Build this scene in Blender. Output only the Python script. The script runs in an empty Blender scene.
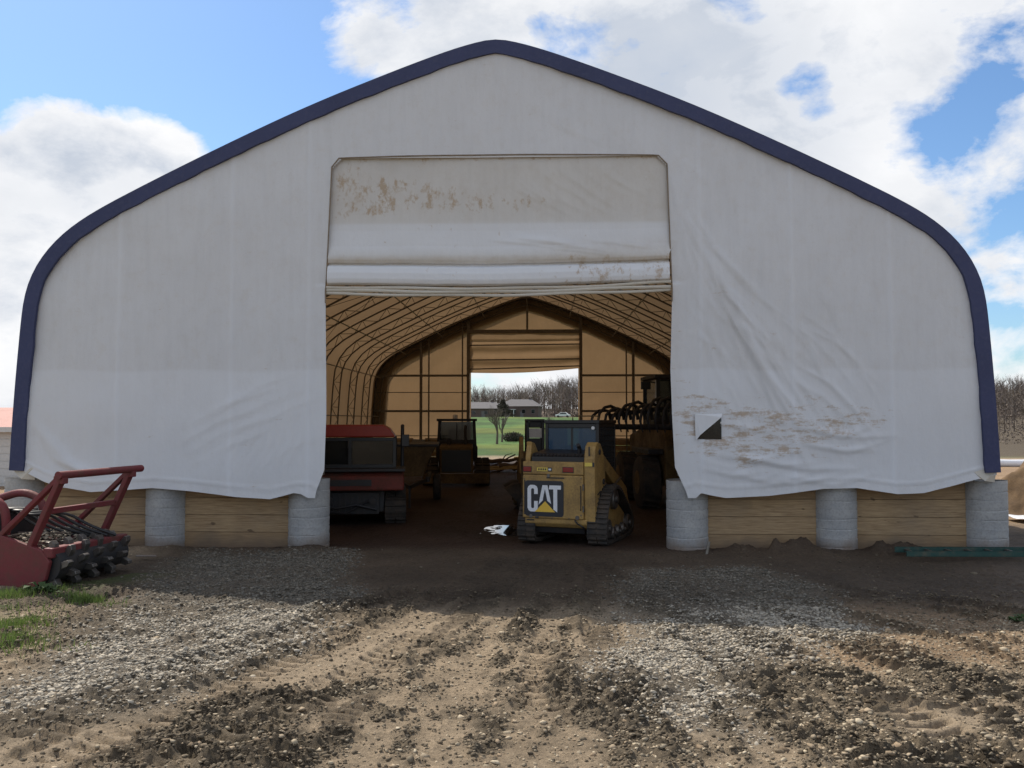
import bpy, bmesh, math, random
import numpy as np
from mathutils import Vector, Matrix
random.seed(7)
rng = np.random.default_rng(11)
R = math.radians
sc = bpy.context.scene
C = sc.collection

# ------------------------------------------------------------------ camera
CAM_H = 2.1
FPX = 870.0
PIT, YAW = R(2.37), R(1.98)
cam_d = bpy.data.cameras.new('camera')
cam = bpy.data.objects.new('camera', cam_d); C.objects.link(cam)
cam.location = (0, 0, CAM_H)
cam.rotation_euler = (R(90) + PIT, 0, YAW)
cam_d.sensor_width = 36; cam_d.lens = 36 * FPX / 1024
cam_d.clip_start = 0.1; cam_d.clip_end = 5000
sc.camera = cam

def ray(px, py):
    v = np.array([px - 512.0, FPX, 384.0 - py])
    c, s = math.cos(PIT), math.sin(PIT)
    v = np.array([v[0], v[1]*c - v[2]*s, v[1]*s + v[2]*c])
    c, s = math.cos(YAW), math.sin(YAW)
    return np.array([v[0]*c - v[1]*s, v[0]*s + v[1]*c, v[2]])
def atY(px, py, Y):
    r = ray(px, py); t = Y/r[1]; return (r[0]*t, CAM_H + r[2]*t)
def G(px, py):
    r = ray(px, py); t = -CAM_H/r[2]; return (r[0]*t, r[1]*t)

# ------------------------------------------------------------------ noise
TAB = rng.random((256, 256))
def vnoise(x, y):
    x = np.asarray(x, float); y = np.asarray(y, float)
    xi = np.floor(x).astype(int); yi = np.floor(y).astype(int)
    fx = x - xi; fy = y - yi
    fx = fx*fx*(3 - 2*fx); fy = fy*fy*(3 - 2*fy)
    a = TAB[xi & 255, yi & 255]; b = TAB[(xi+1) & 255, yi & 255]
    c = TAB[xi & 255, (yi+1) & 255]; d = TAB[(xi+1) & 255, (yi+1) & 255]
    return (a*(1-fx) + b*fx)*(1-fy) + (c*(1-fx) + d*fx)*fy
def fbm(x, y, s, o=4):
    v = 0; amp = 1; tot = 0; fx = x/s; fy = y/s
    for i in range(o):
        v = v + amp*vnoise(fx*1.0 + 17.3*i, fy*1.0 + 9.1*i); tot += amp; amp *= .5
        fx, fy = (fx*1.6 - fy*1.2)*1.02, (fx*1.2 + fy*1.6)*1.02
    return v/tot
def sstep(a, b, x):
    t = np.clip((x - a)/(b - a), 0, 1); return t*t*(3 - 2*t)

# ------------------------------------------------------------------ mesh helpers
def link(name, me, m=None, parent=None):
    o = bpy.data.objects.new(name, me); C.objects.link(o)
    if m is not None: me.materials.append(m)
    if parent is not None: o.parent = parent
    return o
def np_mesh(name, V, F, smooth=False):
    """V (n,3); F (m,k) all same k"""
    me = bpy.data.meshes.new(name)
    V = np.ascontiguousarray(V, dtype=np.float32); F = np.ascontiguousarray(F, dtype=np.int32)
    k = F.shape[1]
    me.vertices.add(len(V)); me.vertices.foreach_set('co', V.ravel())
    me.loops.add(F.size); me.loops.foreach_set('vertex_index', F.ravel())
    me.polygons.add(len(F))
    me.polygons.foreach_set('loop_start', np.arange(0, F.size, k, dtype=np.int32))
    me.polygons.foreach_set('loop_total', np.full(len(F), k, dtype=np.int32))
    if smooth: me.polygons.foreach_set('use_smooth', np.ones(len(F), dtype=bool))
    me.update(calc_edges=True); me.validate()
    return me
def vattr(me, name, arr):
    a = me.attributes.new(name, 'FLOAT_COLOR', 'POINT')
    arr = np.asarray(arr, dtype=np.float32)
    if arr.ndim == 1: arr = np.stack([arr, arr, arr], 1)
    if arr.shape[1] == 3: arr = np.concatenate([arr, np.ones((len(arr), 1), np.float32)], 1)
    a.data.foreach_set('color', np.ascontiguousarray(arr).ravel())

class MB:
    def __init__(s): s.v = []; s.f = []
    def raw(s, vs, fs):
        n = len(s.v); s.v += [tuple(p) for p in vs]; s.f += [tuple(i + n for i in f) for f in fs]; return s
    def box(s, x0, x1, y0, y1, z0, z1, M=None):
        vs = [Vector(p) for p in ((x0,y0,z0),(x1,y0,z0),(x1,y1,z0),(x0,y1,z0),(x0,y0,z1),(x1,y0,z1),(x1,y1,z1),(x0,y1,z1))]
        if M: vs = [M @ p for p in vs]
        return s.raw(vs, [(3,2,1,0),(4,5,6,7),(0,1,5,4),(1,2,6,5),(2,3,7,6),(3,0,4,7)])
    def bar(s, a, b, w, h=None, up=(0,0,1)):
        """rectangular bar from a to b"""
        h = h or w
        a = Vector(a); b = Vector(b); d = (b - a); L = d.length; d.normalize()
        u = Vector(up)
        if abs(d.dot(u)) > .98: u = Vector((1,0,0))
        sx = d.cross(u).normalized(); sz = sx.cross(d).normalized()
        vs = []
        for t in (a, b):
            for (i, j) in ((-1,-1),(1,-1),(1,1),(-1,1)):
                vs.append(t + sx*(w/2*i) + sz*(h/2*j))
        return s.raw(vs, [(3,2,1,0),(4,5,6,7),(0,1,5,4),(1,2,6,5),(2,3,7,6),(3,0,4,7)])
    def tube(s, pts, r, n=8, caps=True):
        pts = [Vector(p) for p in pts]
        rs = r if isinstance(r, (list, tuple)) else [r]*len(pts)
        rings = []; prev = None
        for i, p in enumerate(pts):
            d = (pts[min(i+1, len(pts)-1)] - pts[max(i-1, 0)]).normalized()
            if prev is None:
                u = Vector((0,0,1)) if abs(d.z) < .9 else Vector((1,0,0))
                a = d.cross(u).normalized()
            else:
                a = (prev - d*prev.dot(d)).normalized()
            prev = a; b = d.cross(a)
            rings.append([p + (a*math.cos(2*math.pi*k/n) + b*math.sin(2*math.pi*k/n))*rs[i] for k in range(n)])
        vs = [q for rg in rings for q in rg]; fs = []
        for i in range(len(pts)-1):
            for k in range(n):
                k2 = (k+1) % n
                fs.append((i*n+k, i*n+k2, (i+1)*n+k2, (i+1)*n+k))
        if caps:
            fs.append(tuple(range(n-1, -1, -1))); fs.append(tuple((len(pts)-1)*n + k for k in range(n)))
        return s.raw(vs, fs)
    def cyl(s, a, b, r, n=20, r2=None): return s.tube([a, b], [r, r2 if r2 is not None else r], n)
    def prism(s, poly, t0, t1, axis='x'):
        """poly in the other two axes (order y,z for x; x,z for y; x,y for z)"""
        n = len(poly)
        def mk(p, t):
            return {'x': (t, p[0], p[1]), 'y': (p[0], t, p[1]), 'z': (p[0], p[1], t)}[axis]
        vs = [mk(p, t0) for p in poly] + [mk(p, t1) for p in poly]
        fs = [tuple(range(n)), tuple(range(2*n-1, n-1, -1))]
        for i in range(n):
            j = (i+1) % n; fs.append((i, i+n, j+n, j))
        return s.raw(vs, fs)
    def lathe(s, prof, cx=0, cy=0, n=32, tilt=0):
        vs = []; fs = []
        for q_, (r, z) in enumerate(prof):
            ph_ = (q_//4)*1.9
            for k in range(n):
                a = 2*math.pi*k/n; vs.append((cx + r*math.cos(a), cy + r*math.sin(a), z + tilt*math.sin(a+ph_)))
        for i in range(len(prof)-1):
            for k in range(n):
                k2 = (k+1) % n; fs.append((i*n+k, i*n+k2, (i+1)*n+k2, (i+1)*n+k))
        fs.append(tuple(range(n-1,-1,-1))); fs.append(tuple((len(prof)-1)*n+k for k in range(n)))
        return s.raw(vs, fs)
    def build(s, name, m, parent=None, smooth=False, bevel=0.0, seg=2):
        me = bpy.data.meshes.new(name); me.from_pydata(s.v, [], s.f)
        bm = bmesh.new(); bm.from_mesh(me); bmesh.ops.recalc_face_normals(bm, faces=bm.faces); bm.to_mesh(me); bm.free()
        o = link(name, me, m, parent)
        if smooth:
            me.polygons.foreach_set('use_smooth', [True]*len(me.polygons))
            try: me.set_sharp_from_angle(angle=R(38))
            except Exception: pass
        if bevel:
            b = o.modifiers.new('b', 'BEVEL'); b.width = bevel; b.segments = seg; b.limit_method = 'ANGLE'; b.angle_limit = R(35)
        return o

def empty(name, loc, rz=0, label=None, cat=None, group=None):
    o = bpy.data.objects.new(name, None); C.objects.link(o); o.location = loc; o.rotation_euler = (0,0,rz)
    tag(o, label, cat, group); return o
def tag(o, label=None, cat=None, group=None, kind=None):
    if label: o['label'] = label
    if cat: o['category'] = cat
    if group: o['group'] = group
    if kind: o['kind'] = kind
    return o
def chaikin(p, it=2, closed=True):
    for _ in range(it):
        q = []; n = len(p)
        rngi = range(n) if closed else range(n-1)
        if not closed: q.append(p[0])
        for i in rngi:
            a = p[i]; b = p[(i+1) % n]
            q.append(tuple(.75*a[k] + .25*b[k] for k in range(len(a)))); q.append(tuple(.25*a[k] + .75*b[k] for k in range(len(a))))
        if not closed: q.append(p[-1])
        p = q
    return p

# ------------------------------------------------------------------ materials
def nt_new(name):
    m = bpy.data.materials.new(name); m.use_nodes = True; nt = m.node_tree
    return m, nt, nt.nodes['Principled BSDF']
def N(nt, t, **kw):
    n = nt.nodes.new(t)
    for k, v in kw.items():
        if k.startswith('i_'): n.inputs[k[2:].replace('_', ' ')].default_value = v
        else: setattr(n, k, v)
    return n
def mixc(nt, fac, a, b, bt='MIX'):
    n = nt.nodes.new('ShaderNodeMix'); n.data_type = 'RGBA'; n.blend_type = bt
    for sock, v in ((n.inputs[0], fac), (n.inputs[6], a), (n.inputs[7], b)):
        if isinstance(v, bpy.types.NodeSocket): nt.links.new(v, sock)
        elif isinstance(v, (int, float)): sock.default_value = v
        else: sock.default_value = (*v[:3], 1)
    return n.outputs[2]
def ramp(nt, src, pts):
    n = nt.nodes.new('ShaderNodeValToRGB'); nt.links.new(src, n.inputs[0])
    e = n.color_ramp.elements
    while len(e) < len(pts): e.new(.5)
    for i, (p, c) in enumerate(pts):
        e[i].position = p; e[i].color = (c, c, c, 1) if isinstance(c, (int, float)) else (*c, 1)
    return n.outputs[0]
def noise(nt, scale, detail=4, rough=.55, coord='Object', stretch=None):
    tc = nt.nodes.new('ShaderNodeTexCoord'); o = tc.outputs[coord]
    if stretch:
        mp = nt.nodes.new('ShaderNodeMapping'); mp.inputs['Scale'].default_value = stretch
        nt.links.new(o, mp.inputs[0]); o = mp.outputs[0]
    n = nt.nodes.new('ShaderNodeTexNoise'); n.inputs['Scale'].default_value = scale
    n.inputs['Detail'].default_value = detail; n.inputs['Roughness'].default_value = rough
    nt.links.new(o, n.inputs['Vector']); return n.outputs[0]
def math_(nt, op, a, b=None):
    n = nt.nodes.new('ShaderNodeMath'); n.operation = op
    for i, v in enumerate((a, b)):
        if v is None: continue
        if isinstance(v, bpy.types.NodeSocket): nt.links.new(v, n.inputs[i])
        else: n.inputs[i].default_value = v
    return n.outputs[0]
def bump(nt, b, h, strength=.3, dist=.01):
    n = nt.nodes.new('ShaderNodeBump'); n.inputs['Strength'].default_value = strength; n.inputs['Distance'].default_value = dist
    nt.links.new(h, n.inputs['Height']); nt.links.new(n.outputs[0], b.inputs['Normal']); return n

def mat(name, col, rough=.5, metal=0, dirt=.5, dcol=(.10,.075,.05), scale=3, bmp=.15, spec=.4):
    """painted / metal / rubber surface with mud, wear and slight bump"""
    m, nt, b = nt_new(name)
    n1 = noise(nt, scale, 6, .65); n2 = noise(nt, scale*9, 4, .6)
    f = ramp(nt, math_(nt, 'ADD', math_(nt, 'MULTIPLY', n1, .7), math_(nt, 'MULTIPLY', n2, .3)), [(.62 - .3*dirt, 0), (.78 - .2*dirt, min(1, dirt*1.4))])
    c = mixc(nt, f, col, dcol)
    c = mixc(nt, ramp(nt, n2, [(.3, .0), (.7, .25)]), c, tuple(x*.55 for x in col))
    nt.links.new(c, b.inputs['Base Color'])
    r = nt.nodes.new('ShaderNodeMapRange'); nt.links.new(f, r.inputs[0]); r.inputs[3].default_value = rough; r.inputs[4].default_value = .92
    nt.links.new(r.outputs[0], b.inputs['Roughness'])
    b.inputs['Metallic'].default_value = metal; b.inputs['Specular IOR Level'].default_value = spec
    bump(nt, b, n2, bmp, .01)
    return m
def plain(name, col, rough=.6, metal=0, emit=None):
    m, nt, b = nt_new(name); b.inputs['Roughness'].default_value = rough; b.inputs['Metallic'].default_value = metal
    n = noise(nt, 25, 3); nt.links.new(mixc(nt, ramp(nt, n, [(.35, 0), (.7, .35)]), col, tuple(x*.7 for x in col)), b.inputs['Base Color'])
    return m

M = {}
M['yellow'] = mat('yellow_paint', (.40,.25,.08), .5, 0, .62, (.17,.115,.06), 3.5)
M['yellow2'] = mat('old_yellow_paint', (.16,.10,.035), .6, 0, .7, (.05,.035,.022), 2)
M['red'] = mat('red_paint', (.17,.026,.032), .55, 0, .6, (.12,.07,.05), 2.5)
M['redhood'] = mat('red_hood_paint', (.17,.028,.018), .6, 0, .7, (.07,.045,.03), 3)
M['redcab'] = mat('red_cab_paint', (.36,.035,.018), .42, 0, .3, (.10,.05,.035), 2)
M['dark'] = mat('dark_steel', (.035,.035,.038), .5, .2, .5, (.08,.06,.045), 4)
M['rubber'] = mat('black_rubber', (.022,.022,.022), .75, 0, .75, (.085,.065,.05), 5)
M['steel'] = mat('worn_steel', (.18,.17,.16), .42, .8, .5, (.10,.06,.04), 6)
M['galv'] = mat('galvanised_tube', (.24,.22,.19), .5, .5, .4, (.09,.07,.05), 6)
M['black'] = plain('black_plastic', (.018,.018,.02), .45)
M['taillight'] = plain('red_lens', (.22,.012,.012), .25)
M['decal_black'] = plain('decal_black', (.02,.022,.03), .4)
M['decal_white'] = plain('decal_white', (.74,.76,.80), .45)
M['decal_yellow'] = plain('decal_yellow', (.78,.50,.06), .45)
M['label_yellow'] = plain('label_yellow', (.72,.55,.10), .5)
M['white'] = plain('white_plastic', (.75,.75,.74), .5)
M['green_fg'] = mat('green_fibreglass', (.02,.07,.06), .6, 0, .5, (.16,.13,.09), 6)
M['straw'] = mat('pale_wood', (.50,.39,.20), .85, 0, .5, (.22,.15,.08), 6, .3)
M['bark'] = mat('bark', (.13,.10,.08), .9, 0, .4, (.06,.045,.035), 12, .6)
M['twig'] = plain('grey_twigs', (.15,.12,.10), .9)
M['evergreen'] = mat('dense_brush', (.060,.052,.036), .85, 0, .4, (.03,.03,.02), 3, .3)
M['bushleaf'] = mat('bush_leaves', (.05,.085,.025), .8, 0, .4, (.03,.04,.015), 3, .3)
M['roofgrey'] = mat('grey_shingles', (.17,.16,.16), .9, 0, .4, (.10,.09,.09), 1)
M['roofred'] = mat('faded_red_roof', (.46,.21,.17), .7, 0, .3, (.3,.16,.13), 3)
M['siding'] = mat('white_siding', (.62,.63,.62), .6, 0, .25, (.4,.38,.34), 2)
M['brickhouse'] = mat('brown_brick', (.12,.085,.075), .85, 0, .4, (.07,.05,.045), 1)
M['chips'] = mat('wood_chips', (.42,.34,.22), .9, 0, .7, (.16,.11,.07), 30, .8)

def glass(name, col=(.10,.14,.18), tr=.35):
    m, nt, b = nt_new(name)
    b.inputs['Base Color'].default_value = (*col, 1); b.inputs['Roughness'].default_value = .06
    b.inputs['Transmission Weight'].default_value = 0
    t = nt.nodes.new('ShaderNodeBsdfTransparent'); t.inputs[0].default_value = (.55,.65,.72,1)
    mx = nt.nodes.new('ShaderNodeMixShader'); mx.inputs[0].default_value = tr
    nt.links.new(b.outputs[0], mx.inputs[1]); nt.links.new(t.outputs[0], mx.inputs[2])
    nt.links.new(mx.outputs[0], nt.nodes['Material Output'].inputs[0])
    return m
M['glass'] = glass('tinted_glass', (.05,.10,.17), .3)
M['glass_dark'] = glass('dark_glass', (.02,.022,.022), .35)

def concrete():
    m, nt, b = nt_new('concrete')
    n = noise(nt, 3, 6, .6); n2 = noise(nt, 30, 4)
    tc = nt.nodes.new('ShaderNodeTexCoord'); sp = nt.nodes.new('ShaderNodeSeparateXYZ'); nt.links.new(tc.outputs['Object'], sp.inputs[0])
    c = mixc(nt, ramp(nt, n, [(.3, 0), (.7, 1)]), (.30,.31,.32), (.42,.42,.41))
    c = mixc(nt, ramp(nt, n2, [(.45, 0), (.75, .5)]), c, (.2,.19,.18))
    # mud splash near the ground
    f = math_(nt, 'ADD', math_(nt, 'MULTIPLY', sp.outputs[2], -2.2), math_(nt, 'MULTIPLY', n, 1.1))
    c = mixc(nt, ramp(nt, f, [(.0, 0), (.55, .8)]), c, (.17,.12,.085))
    nt.links.new(c, b.inputs['Base Color']); b.inputs['Roughness'].default_value = .9
    bump(nt, b, n2, .35, .01); return m
M['concrete'] = concrete()

def planks():
    m, nt, b = nt_new('treated_planks')
    g = nt.nodes.new('ShaderNodeNewGeometry')
    n = noise(nt, 3, 6, .65, 'Object', (1, 1, 14)); n2 = noise(nt, 1.3, 4)
    rnd = g.outputs['Random Per Island']
    c = mixc(nt, rnd, (.29,.195,.105), (.50,.36,.205))
    c = mixc(nt, ramp(nt, n, [(.35, 0), (.70, .85)]), c, (.20,.125,.065))
    kn = noise(nt, 5, 2, .4, 'Object', (1, 1, 2)); c = mixc(nt, ramp(nt, kn, [(.70, 0), (.76, .8)]), c, (.10,.06,.035))
    c = mixc(nt, ramp(nt, n2, [(.45, 0), (.75, .55)]), c, (.20,.16,.12))
    tc = nt.nodes.new('ShaderNodeTexCoord'); sp = nt.nodes.new('ShaderNodeSeparateXYZ'); nt.links.new(tc.outputs['Object'], sp.inputs[0])
    f = math_(nt, 'ADD', math_(nt, 'MULTIPLY', sp.outputs[2], -2.5), math_(nt, 'MULTIPLY', n2, 1.2))
    c = mixc(nt, ramp(nt, f, [(.05, 0), (.6, .75)]), c, (.14,.10,.07))
    nt.links.new(c, b.inputs['Base Color']); b.inputs['Roughness'].default_value = .85
    bump(nt, b, n, .3, .01); return m
M['planks'] = planks()

def fabric(name, base=(.78,.79,.80), trans_c=(.85,.52,.24), tfac=.28, stains=False, bumps=True, st_vec=(1.0, 1, 4.0), st_scale=2.1):
    m, nt, b = nt_new(name)
    b.inputs['Roughness'].default_value = .55; b.inputs['Specular IOR Level'].default_value = .25
    n = noise(nt, .7, 5, .6); c = mixc(nt, ramp(nt, n, [(.3, 0), (.75, .5)]), base, tuple(x*.86 for x in base))
    n3 = noise(nt, 5, 6, .7)
    c = mixc(nt, ramp(nt, n3, [(.5, 0), (.8, .25)]), c, (.50,.44,.36))
    n4 = noise(nt, 9, 5, .65, 'Object', (1, 1, .12)); c = mixc(nt, ramp(nt, n4, [(.42, 0), (.72, .30)]), c, tuple(x*.80 for x in base))
    n5 = noise(nt, 45, 3, .6, 'Object', (1, 1, 1)); c = mixc(nt, ramp(nt, n5, [(.60, 0), (.78, .30)]), c, (.42,.38,.32))
    if stains:
        at = nt.nodes.new('ShaderNodeAttribute'); at.attribute_name = 'stain'
        sp = nt.nodes.new('ShaderNodeSeparateColor'); nt.links.new(at.outputs['Color'], sp.inputs[0])
        # blue channel : panel tone
        c = mixc(nt, sp.outputs[2], c, (.72,.75,.80))
        s = noise(nt, st_scale, 9, .72, 'Object', st_vec); s2 = noise(nt, 22, 5, .7)
        k = math_(nt, 'ADD', math_(nt, 'MULTIPLY', s, .8), math_(nt, 'MULTIPLY', s2, .2))
        k = math_(nt, 'ADD', k, math_(nt, 'MULTIPLY', math_(nt, 'SUBTRACT', sp.outputs[0], 1.0), .20))
        c = mixc(nt, ramp(nt, k, [(.470, 0), (.56, .68)]), c, (.36,.235,.115))
        # green channel : soft grime
        gk = math_(nt, 'MULTIPLY', sp.outputs[1], ramp(nt, n3, [(.3, .5), (.7, 1)]))
        c = mixc(nt, gk, c, (.40,.33,.24))
    nt.links.new(c, b.inputs['Base Color'])
    if bumps:
        w = noise(nt, 2.2, 6, .6, 'Object', (1, 1, .6)); w2 = noise(nt, 120, 2)
        h = math_(nt, 'ADD', math_(nt, 'MULTIPLY', w, 1.0), math_(nt, 'MULTIPLY', w2, .012))
        bump(nt, b, h, .35, .06)
    t = nt.nodes.new('ShaderNodeBsdfTranslucent'); t.inputs[0].default_value = (*trans_c, 1)
    if stains is False:
        nt.links.new(mixc(nt, ramp(nt, n, [(.3, 0), (.75, .5)]), trans_c, tuple(x*.8 for x in trans_c)), t.inputs[0])
    mx = nt.nodes.new('ShaderNodeMixShader'); mx.inputs[0].default_value = tfac
    nt.links.new(b.outputs[0], mx.inputs[1]); nt.links.new(t.outputs[0], mx.inputs[2])
    nt.links.new(mx.outputs[0], nt.nodes['Material Output'].inputs[0])
    return m
M['front_fabric'] = fabric('front_fabric', (.66,.672,.695), (.8,.62,.42), .06, True)
M['curtain_fabric'] = fabric('curtain_fabric', (.64,.635,.62), (.8,.62,.42), .06, True, True, (2.6, 1, 1.5), 2.6)
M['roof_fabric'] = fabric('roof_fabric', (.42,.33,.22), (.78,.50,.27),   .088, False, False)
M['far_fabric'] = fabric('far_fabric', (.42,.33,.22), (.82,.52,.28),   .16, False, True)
M['fold_fabric'] = fabric('fold_fabric', (.62,.59,.52), (.8,.6,.4), .08, False, True)
def trimmat():
    m, nt, b = nt_new('blue_fabric'); n = noise(nt, 1.2, 5, .6, 'Object', (1,1,1)); n2 = noise(nt, 14, 4)
    c = mixc(nt, ramp(nt, n, [(.3,0),(.7,1)]), (.024,.032,.092), (.034,.043,.118))
    c = mixc(nt, ramp(nt, n2, [(.5,0),(.8,.4)]), c, (.07,.075,.14))
    nt.links.new(c, b.inputs['Base Color']); b.inputs['Roughness'].default_value = .6; bump(nt, b, n2, .2, .02); return m
M['blue'] = trimmat()

# ------------------------------------------------------------------ world
SUN = Vector((-.55, .63, 1.0)).normalized()
def make_world():
    w = bpy.data.worlds.new('World'); sc.world = w; w.use_nodes = True; nt = w.node_tree
    bg = nt.nodes['Background']; bg.inputs[1].default_value = .1
    sky = nt.nodes.new('ShaderNodeTexSky'); sky.sky_type = 'NISHITA'; sky.sun_disc = False
    sky.sun_elevation = math.asin(SUN.z); sky.sun_rotation = math.atan2(SUN.x, SUN.y)
    sky.air_density = 1.0; sky.dust_density = .6; sky.ozone_density = 1.5
    skc = mixc(nt, 1.0, sky.outputs[0], (1.0, 1.25, 1.48), 'MULTIPLY')
    tc = nt.nodes.new('ShaderNodeTexCoord'); dirv = tc.outputs['Generated']
    def nz(scale, det, rough, off, st=(1,1,1.6)):
        mp = nt.nodes.new('ShaderNodeMapping'); mp.inputs['Scale'].default_value = st; mp.inputs['Location'].default_value = off
        nt.links.new(dirv, mp.inputs[0])
        n = nt.nodes.new('ShaderNodeTexNoise'); n.inputs['Scale'].default_value = scale; n.inputs['Detail'].default_value = det
        n.inputs['Roughness'].default_value = rough; n.inputs['Distortion'].default_value = .25
        nt.links.new(mp.outputs[0], n.inputs['Vector']); return n.outputs[0]
    n1 = nz(3.4, 9, .58, (3.1, 1.7, .4)); n2 = nz(9, 8, .6, (1, 5, 2)); n3 = nz(6.5, 9, .62, (7, 2, 5))
    cov = math_(nt, 'ADD', math_(nt, 'ADD', math_(nt, 'MULTIPLY', n1, 1.9), math_(nt, 'MULTIPLY', n2, 1.9)), -1.40)
    def blob(px, py, deg, wgt, acc):
        d = Vector(ray(px, py)).normalized()
        vm = nt.nodes.new('ShaderNodeVectorMath'); vm.operation = 'DOT_PRODUCT'
        nr = nt.nodes.new('ShaderNodeVectorMath'); nr.operation = 'NORMALIZE'; nt.links.new(dirv, nr.inputs[0])
        nt.links.new(nr.outputs[0], vm.inputs[0]); vm.inputs[1].default_value = d
        mr = nt.nodes.new('ShaderNodeMapRange'); mr.interpolation_type = 'SMOOTHSTEP'
        nt.links.new(vm.outputs['Value'], mr.inputs[0]); mr.inputs[1].default_value = math.cos(R(deg)); mr.inputs[2].default_value = math.cos(R(deg*.25))
        mr.inputs[3].default_value = 0; mr.inputs[4].default_value = wgt
        return math_(nt, 'ADD', acc, mr.outputs[0])
    acc = cov
    for b_ in ((345,25,4,.4),(330,60,3,.3),(95,260,12,.55),(180,190,7,.35),(110,130,6,.55),(20,150,6,.35),(60,190,6,.3),(0,380,9,.2),(170,20,14,-.7),(270,90,8,-.5),(30,40,8,-.3),(290,200,5,-.2),
               (420,20,8,.26),(560,30,12,.3),(760,60,14,.3),(900,20,12,.18),(1000,250,12,.10),(700,150,8,.2),
               (950,122,5,-.30),(905,160,3,-.15),(803,92,2.5,-.35),(985,330,4,-.15),(1010,330,6,.15),(520,400,10,.05)):
        acc = blob(*b_, acc)
    vm = nt.nodes.new('ShaderNodeVectorMath'); vm.operation = 'DOT_PRODUCT'; nt.links.new(dirv, vm.inputs[0]); vm.inputs[1].default_value = (0, -1, .2)
    mr = nt.nodes.new('ShaderNodeMapRange'); nt.links.new(vm.outputs['Value'], mr.inputs[0]); mr.inputs[1].default_value = -.2; mr.inputs[2].default_value = .5; mr.inputs[3].default_value = 0; mr.inputs[4].default_value = .06
    acc = math_(nt, 'ADD', acc, mr.outputs[0])
    fac = ramp(nt, acc, [(.38, 0), (.53, .5), (.72, 1)])
    thick = ramp(nt, acc, [(.60, 0), (.95, 1)])
    shade = ramp(nt, n3, [(.38, 0), (.62, 1)])
    grey = math_(nt, 'MULTIPLY', thick, shade)
    m1 = nz(3.4, 9, .58, (3.1-.05, 1.7+.03, .4+.10)); m2 = nz(9, 8, .6, (1-.02, 5+.01, 2+.045))
    rel = math_(nt, 'ADD', math_(nt, 'MULTIPLY', math_(nt, 'SUBTRACT', m1, n1), 3.0), math_(nt, 'MULTIPLY', math_(nt, 'SUBTRACT', m2, n2), 2.4))
    grey = math_(nt, 'ADD', math_(nt, 'MULTIPLY', grey, .7), rel)
    gm = nt.nodes.new('ShaderNodeMath'); gm.operation = 'MAXIMUM'; nt.links.new(grey, gm.inputs[0]); gm.inputs[1].default_value = 0; grey = gm.outputs[0]
    gb = blob(720, 130, 11, .6, math_(nt, 'MULTIPLY', grey, .8)); gb = blob(120, 185, 4, .3, gb); gb = blob(640, 60, 9, .3, gb); gb = blob(30, 190, 4, .25, gb); gb = blob(985, 60, 7, .3, gb)
    gc = nt.nodes.new('ShaderNodeClamp'); nt.links.new(gb, gc.inputs[0]); gb = gc.outputs[0]
    cc = mixc(nt, gb, (10.4, 10.4, 10.5), (5.7, 6.3, 7.3))
    cc = mixc(nt, ramp(nt, n2, [(.35, 0), (.65, .45)]), cc, (7.3, 7.6, 8.1))
    out = mixc(nt, fac, skc, cc)
    nt.links.new(out, bg.inputs[0])
make_world()
sl = bpy.data.lights.new('sun', 'SUN'); sl.energy = 5.0; sl.angle = R(.5); sl.color = (1, .92, .80)
so = bpy.data.objects.new('sun', sl); C.objects.link(so); so.location = (-20, 30, 40)
so.rotation_euler = (-SUN).to_track_quat('-Z', 'Y').to_euler()

# ------------------------------------------------------------------ ground
def poly_mask(X, Y, pts, soft=.25, world=False):
    P = [p if world else G(*p) for p in pts]
    d2 = np.full(X.shape, 1e9); inside = np.zeros(X.shape, bool)
    n = len(P)
    for i in range(n):
        ax, ay = P[i]; bx, by = P[(i+1) % n]
        ex, ey = bx-ax, by-ay; wx, wy = X-ax, Y-ay
        t = np.clip((wx*ex + wy*ey)/(ex*ex + ey*ey), 0, 1)
        d2 = np.minimum(d2, (wx-ex*t)**2 + (wy-ey*t)**2)
        cnd = ((ay > Y) != (by > Y)) & (X < (bx-ax)*(Y-ay)/((by-ay) if by != ay else 1e-9) + ax)
        inside ^= cnd
    d = np.sqrt(d2)*np.where(inside, 1, -1)
    return sstep(-soft, soft, d)
GRAV_L = [(185,551),(345,551),(352,590),(340,625),(285,650),(170,705),(70,725),(0,735),(0,690),(60,652),(120,606),(160,580)]
GRAV_R = [(638,572),(755,570),(825,590),(835,612),(892,628),(870,642),(815,645),(800,690),(740,735),(640,715),(600,670),(650,640),(612,600)]
DARK = [[(405,610),(575,612),(590,660),(610,767),(330,767),(380,680)], [(560,700),(700,672),(1023,668),(1023,767),(560,767)], [(170,690),(340,655),(410,700),(340,767),(120,767)],
        [(300,600),(420,602),(380,640),(290,650)]]
SAND = [[(325,705),(390,690),(392,728),(330,738)], [(590,618),(650,616),(640,680),(600,672)], [(250,672),(470,604),(505,608),(350,682),(270,694)],[(0,745),(120,725),(150,760),(0,767)],[(880,700),(1000,712),(990,730),(870,722)]]
REDR = [(835,600),(1023,600),(1023,668),(890,676),(800,655)]
TRACKS = [[(540,560),(470,606),(330,690),(190,767)], [(520,560),(420,606),(250,676),(60,767)], [(560,560),(550,640),(530,767)], [(600,560),(600,620),(640,767)],
          [(590,565),(680,620),(860,767)], [(420,590),(200,660),(0,740)], [(640,565),(760,640),(1010,767)]]
def wobble(X, Y, a=.35, s=.9):
    return X + a*(fbm(X+31, Y, s, 4)-.5)*2, Y + a*(fbm(X, Y+47, s, 4)-.5)*2
def radial(X, Y):
    th = np.arctan2(X - .6, 15.6 - Y); rr = np.hypot(X - .6, Y - 15.6)
    return fbm(th*24 + 40, rr/2.6, 1.0, 4), rr
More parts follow.
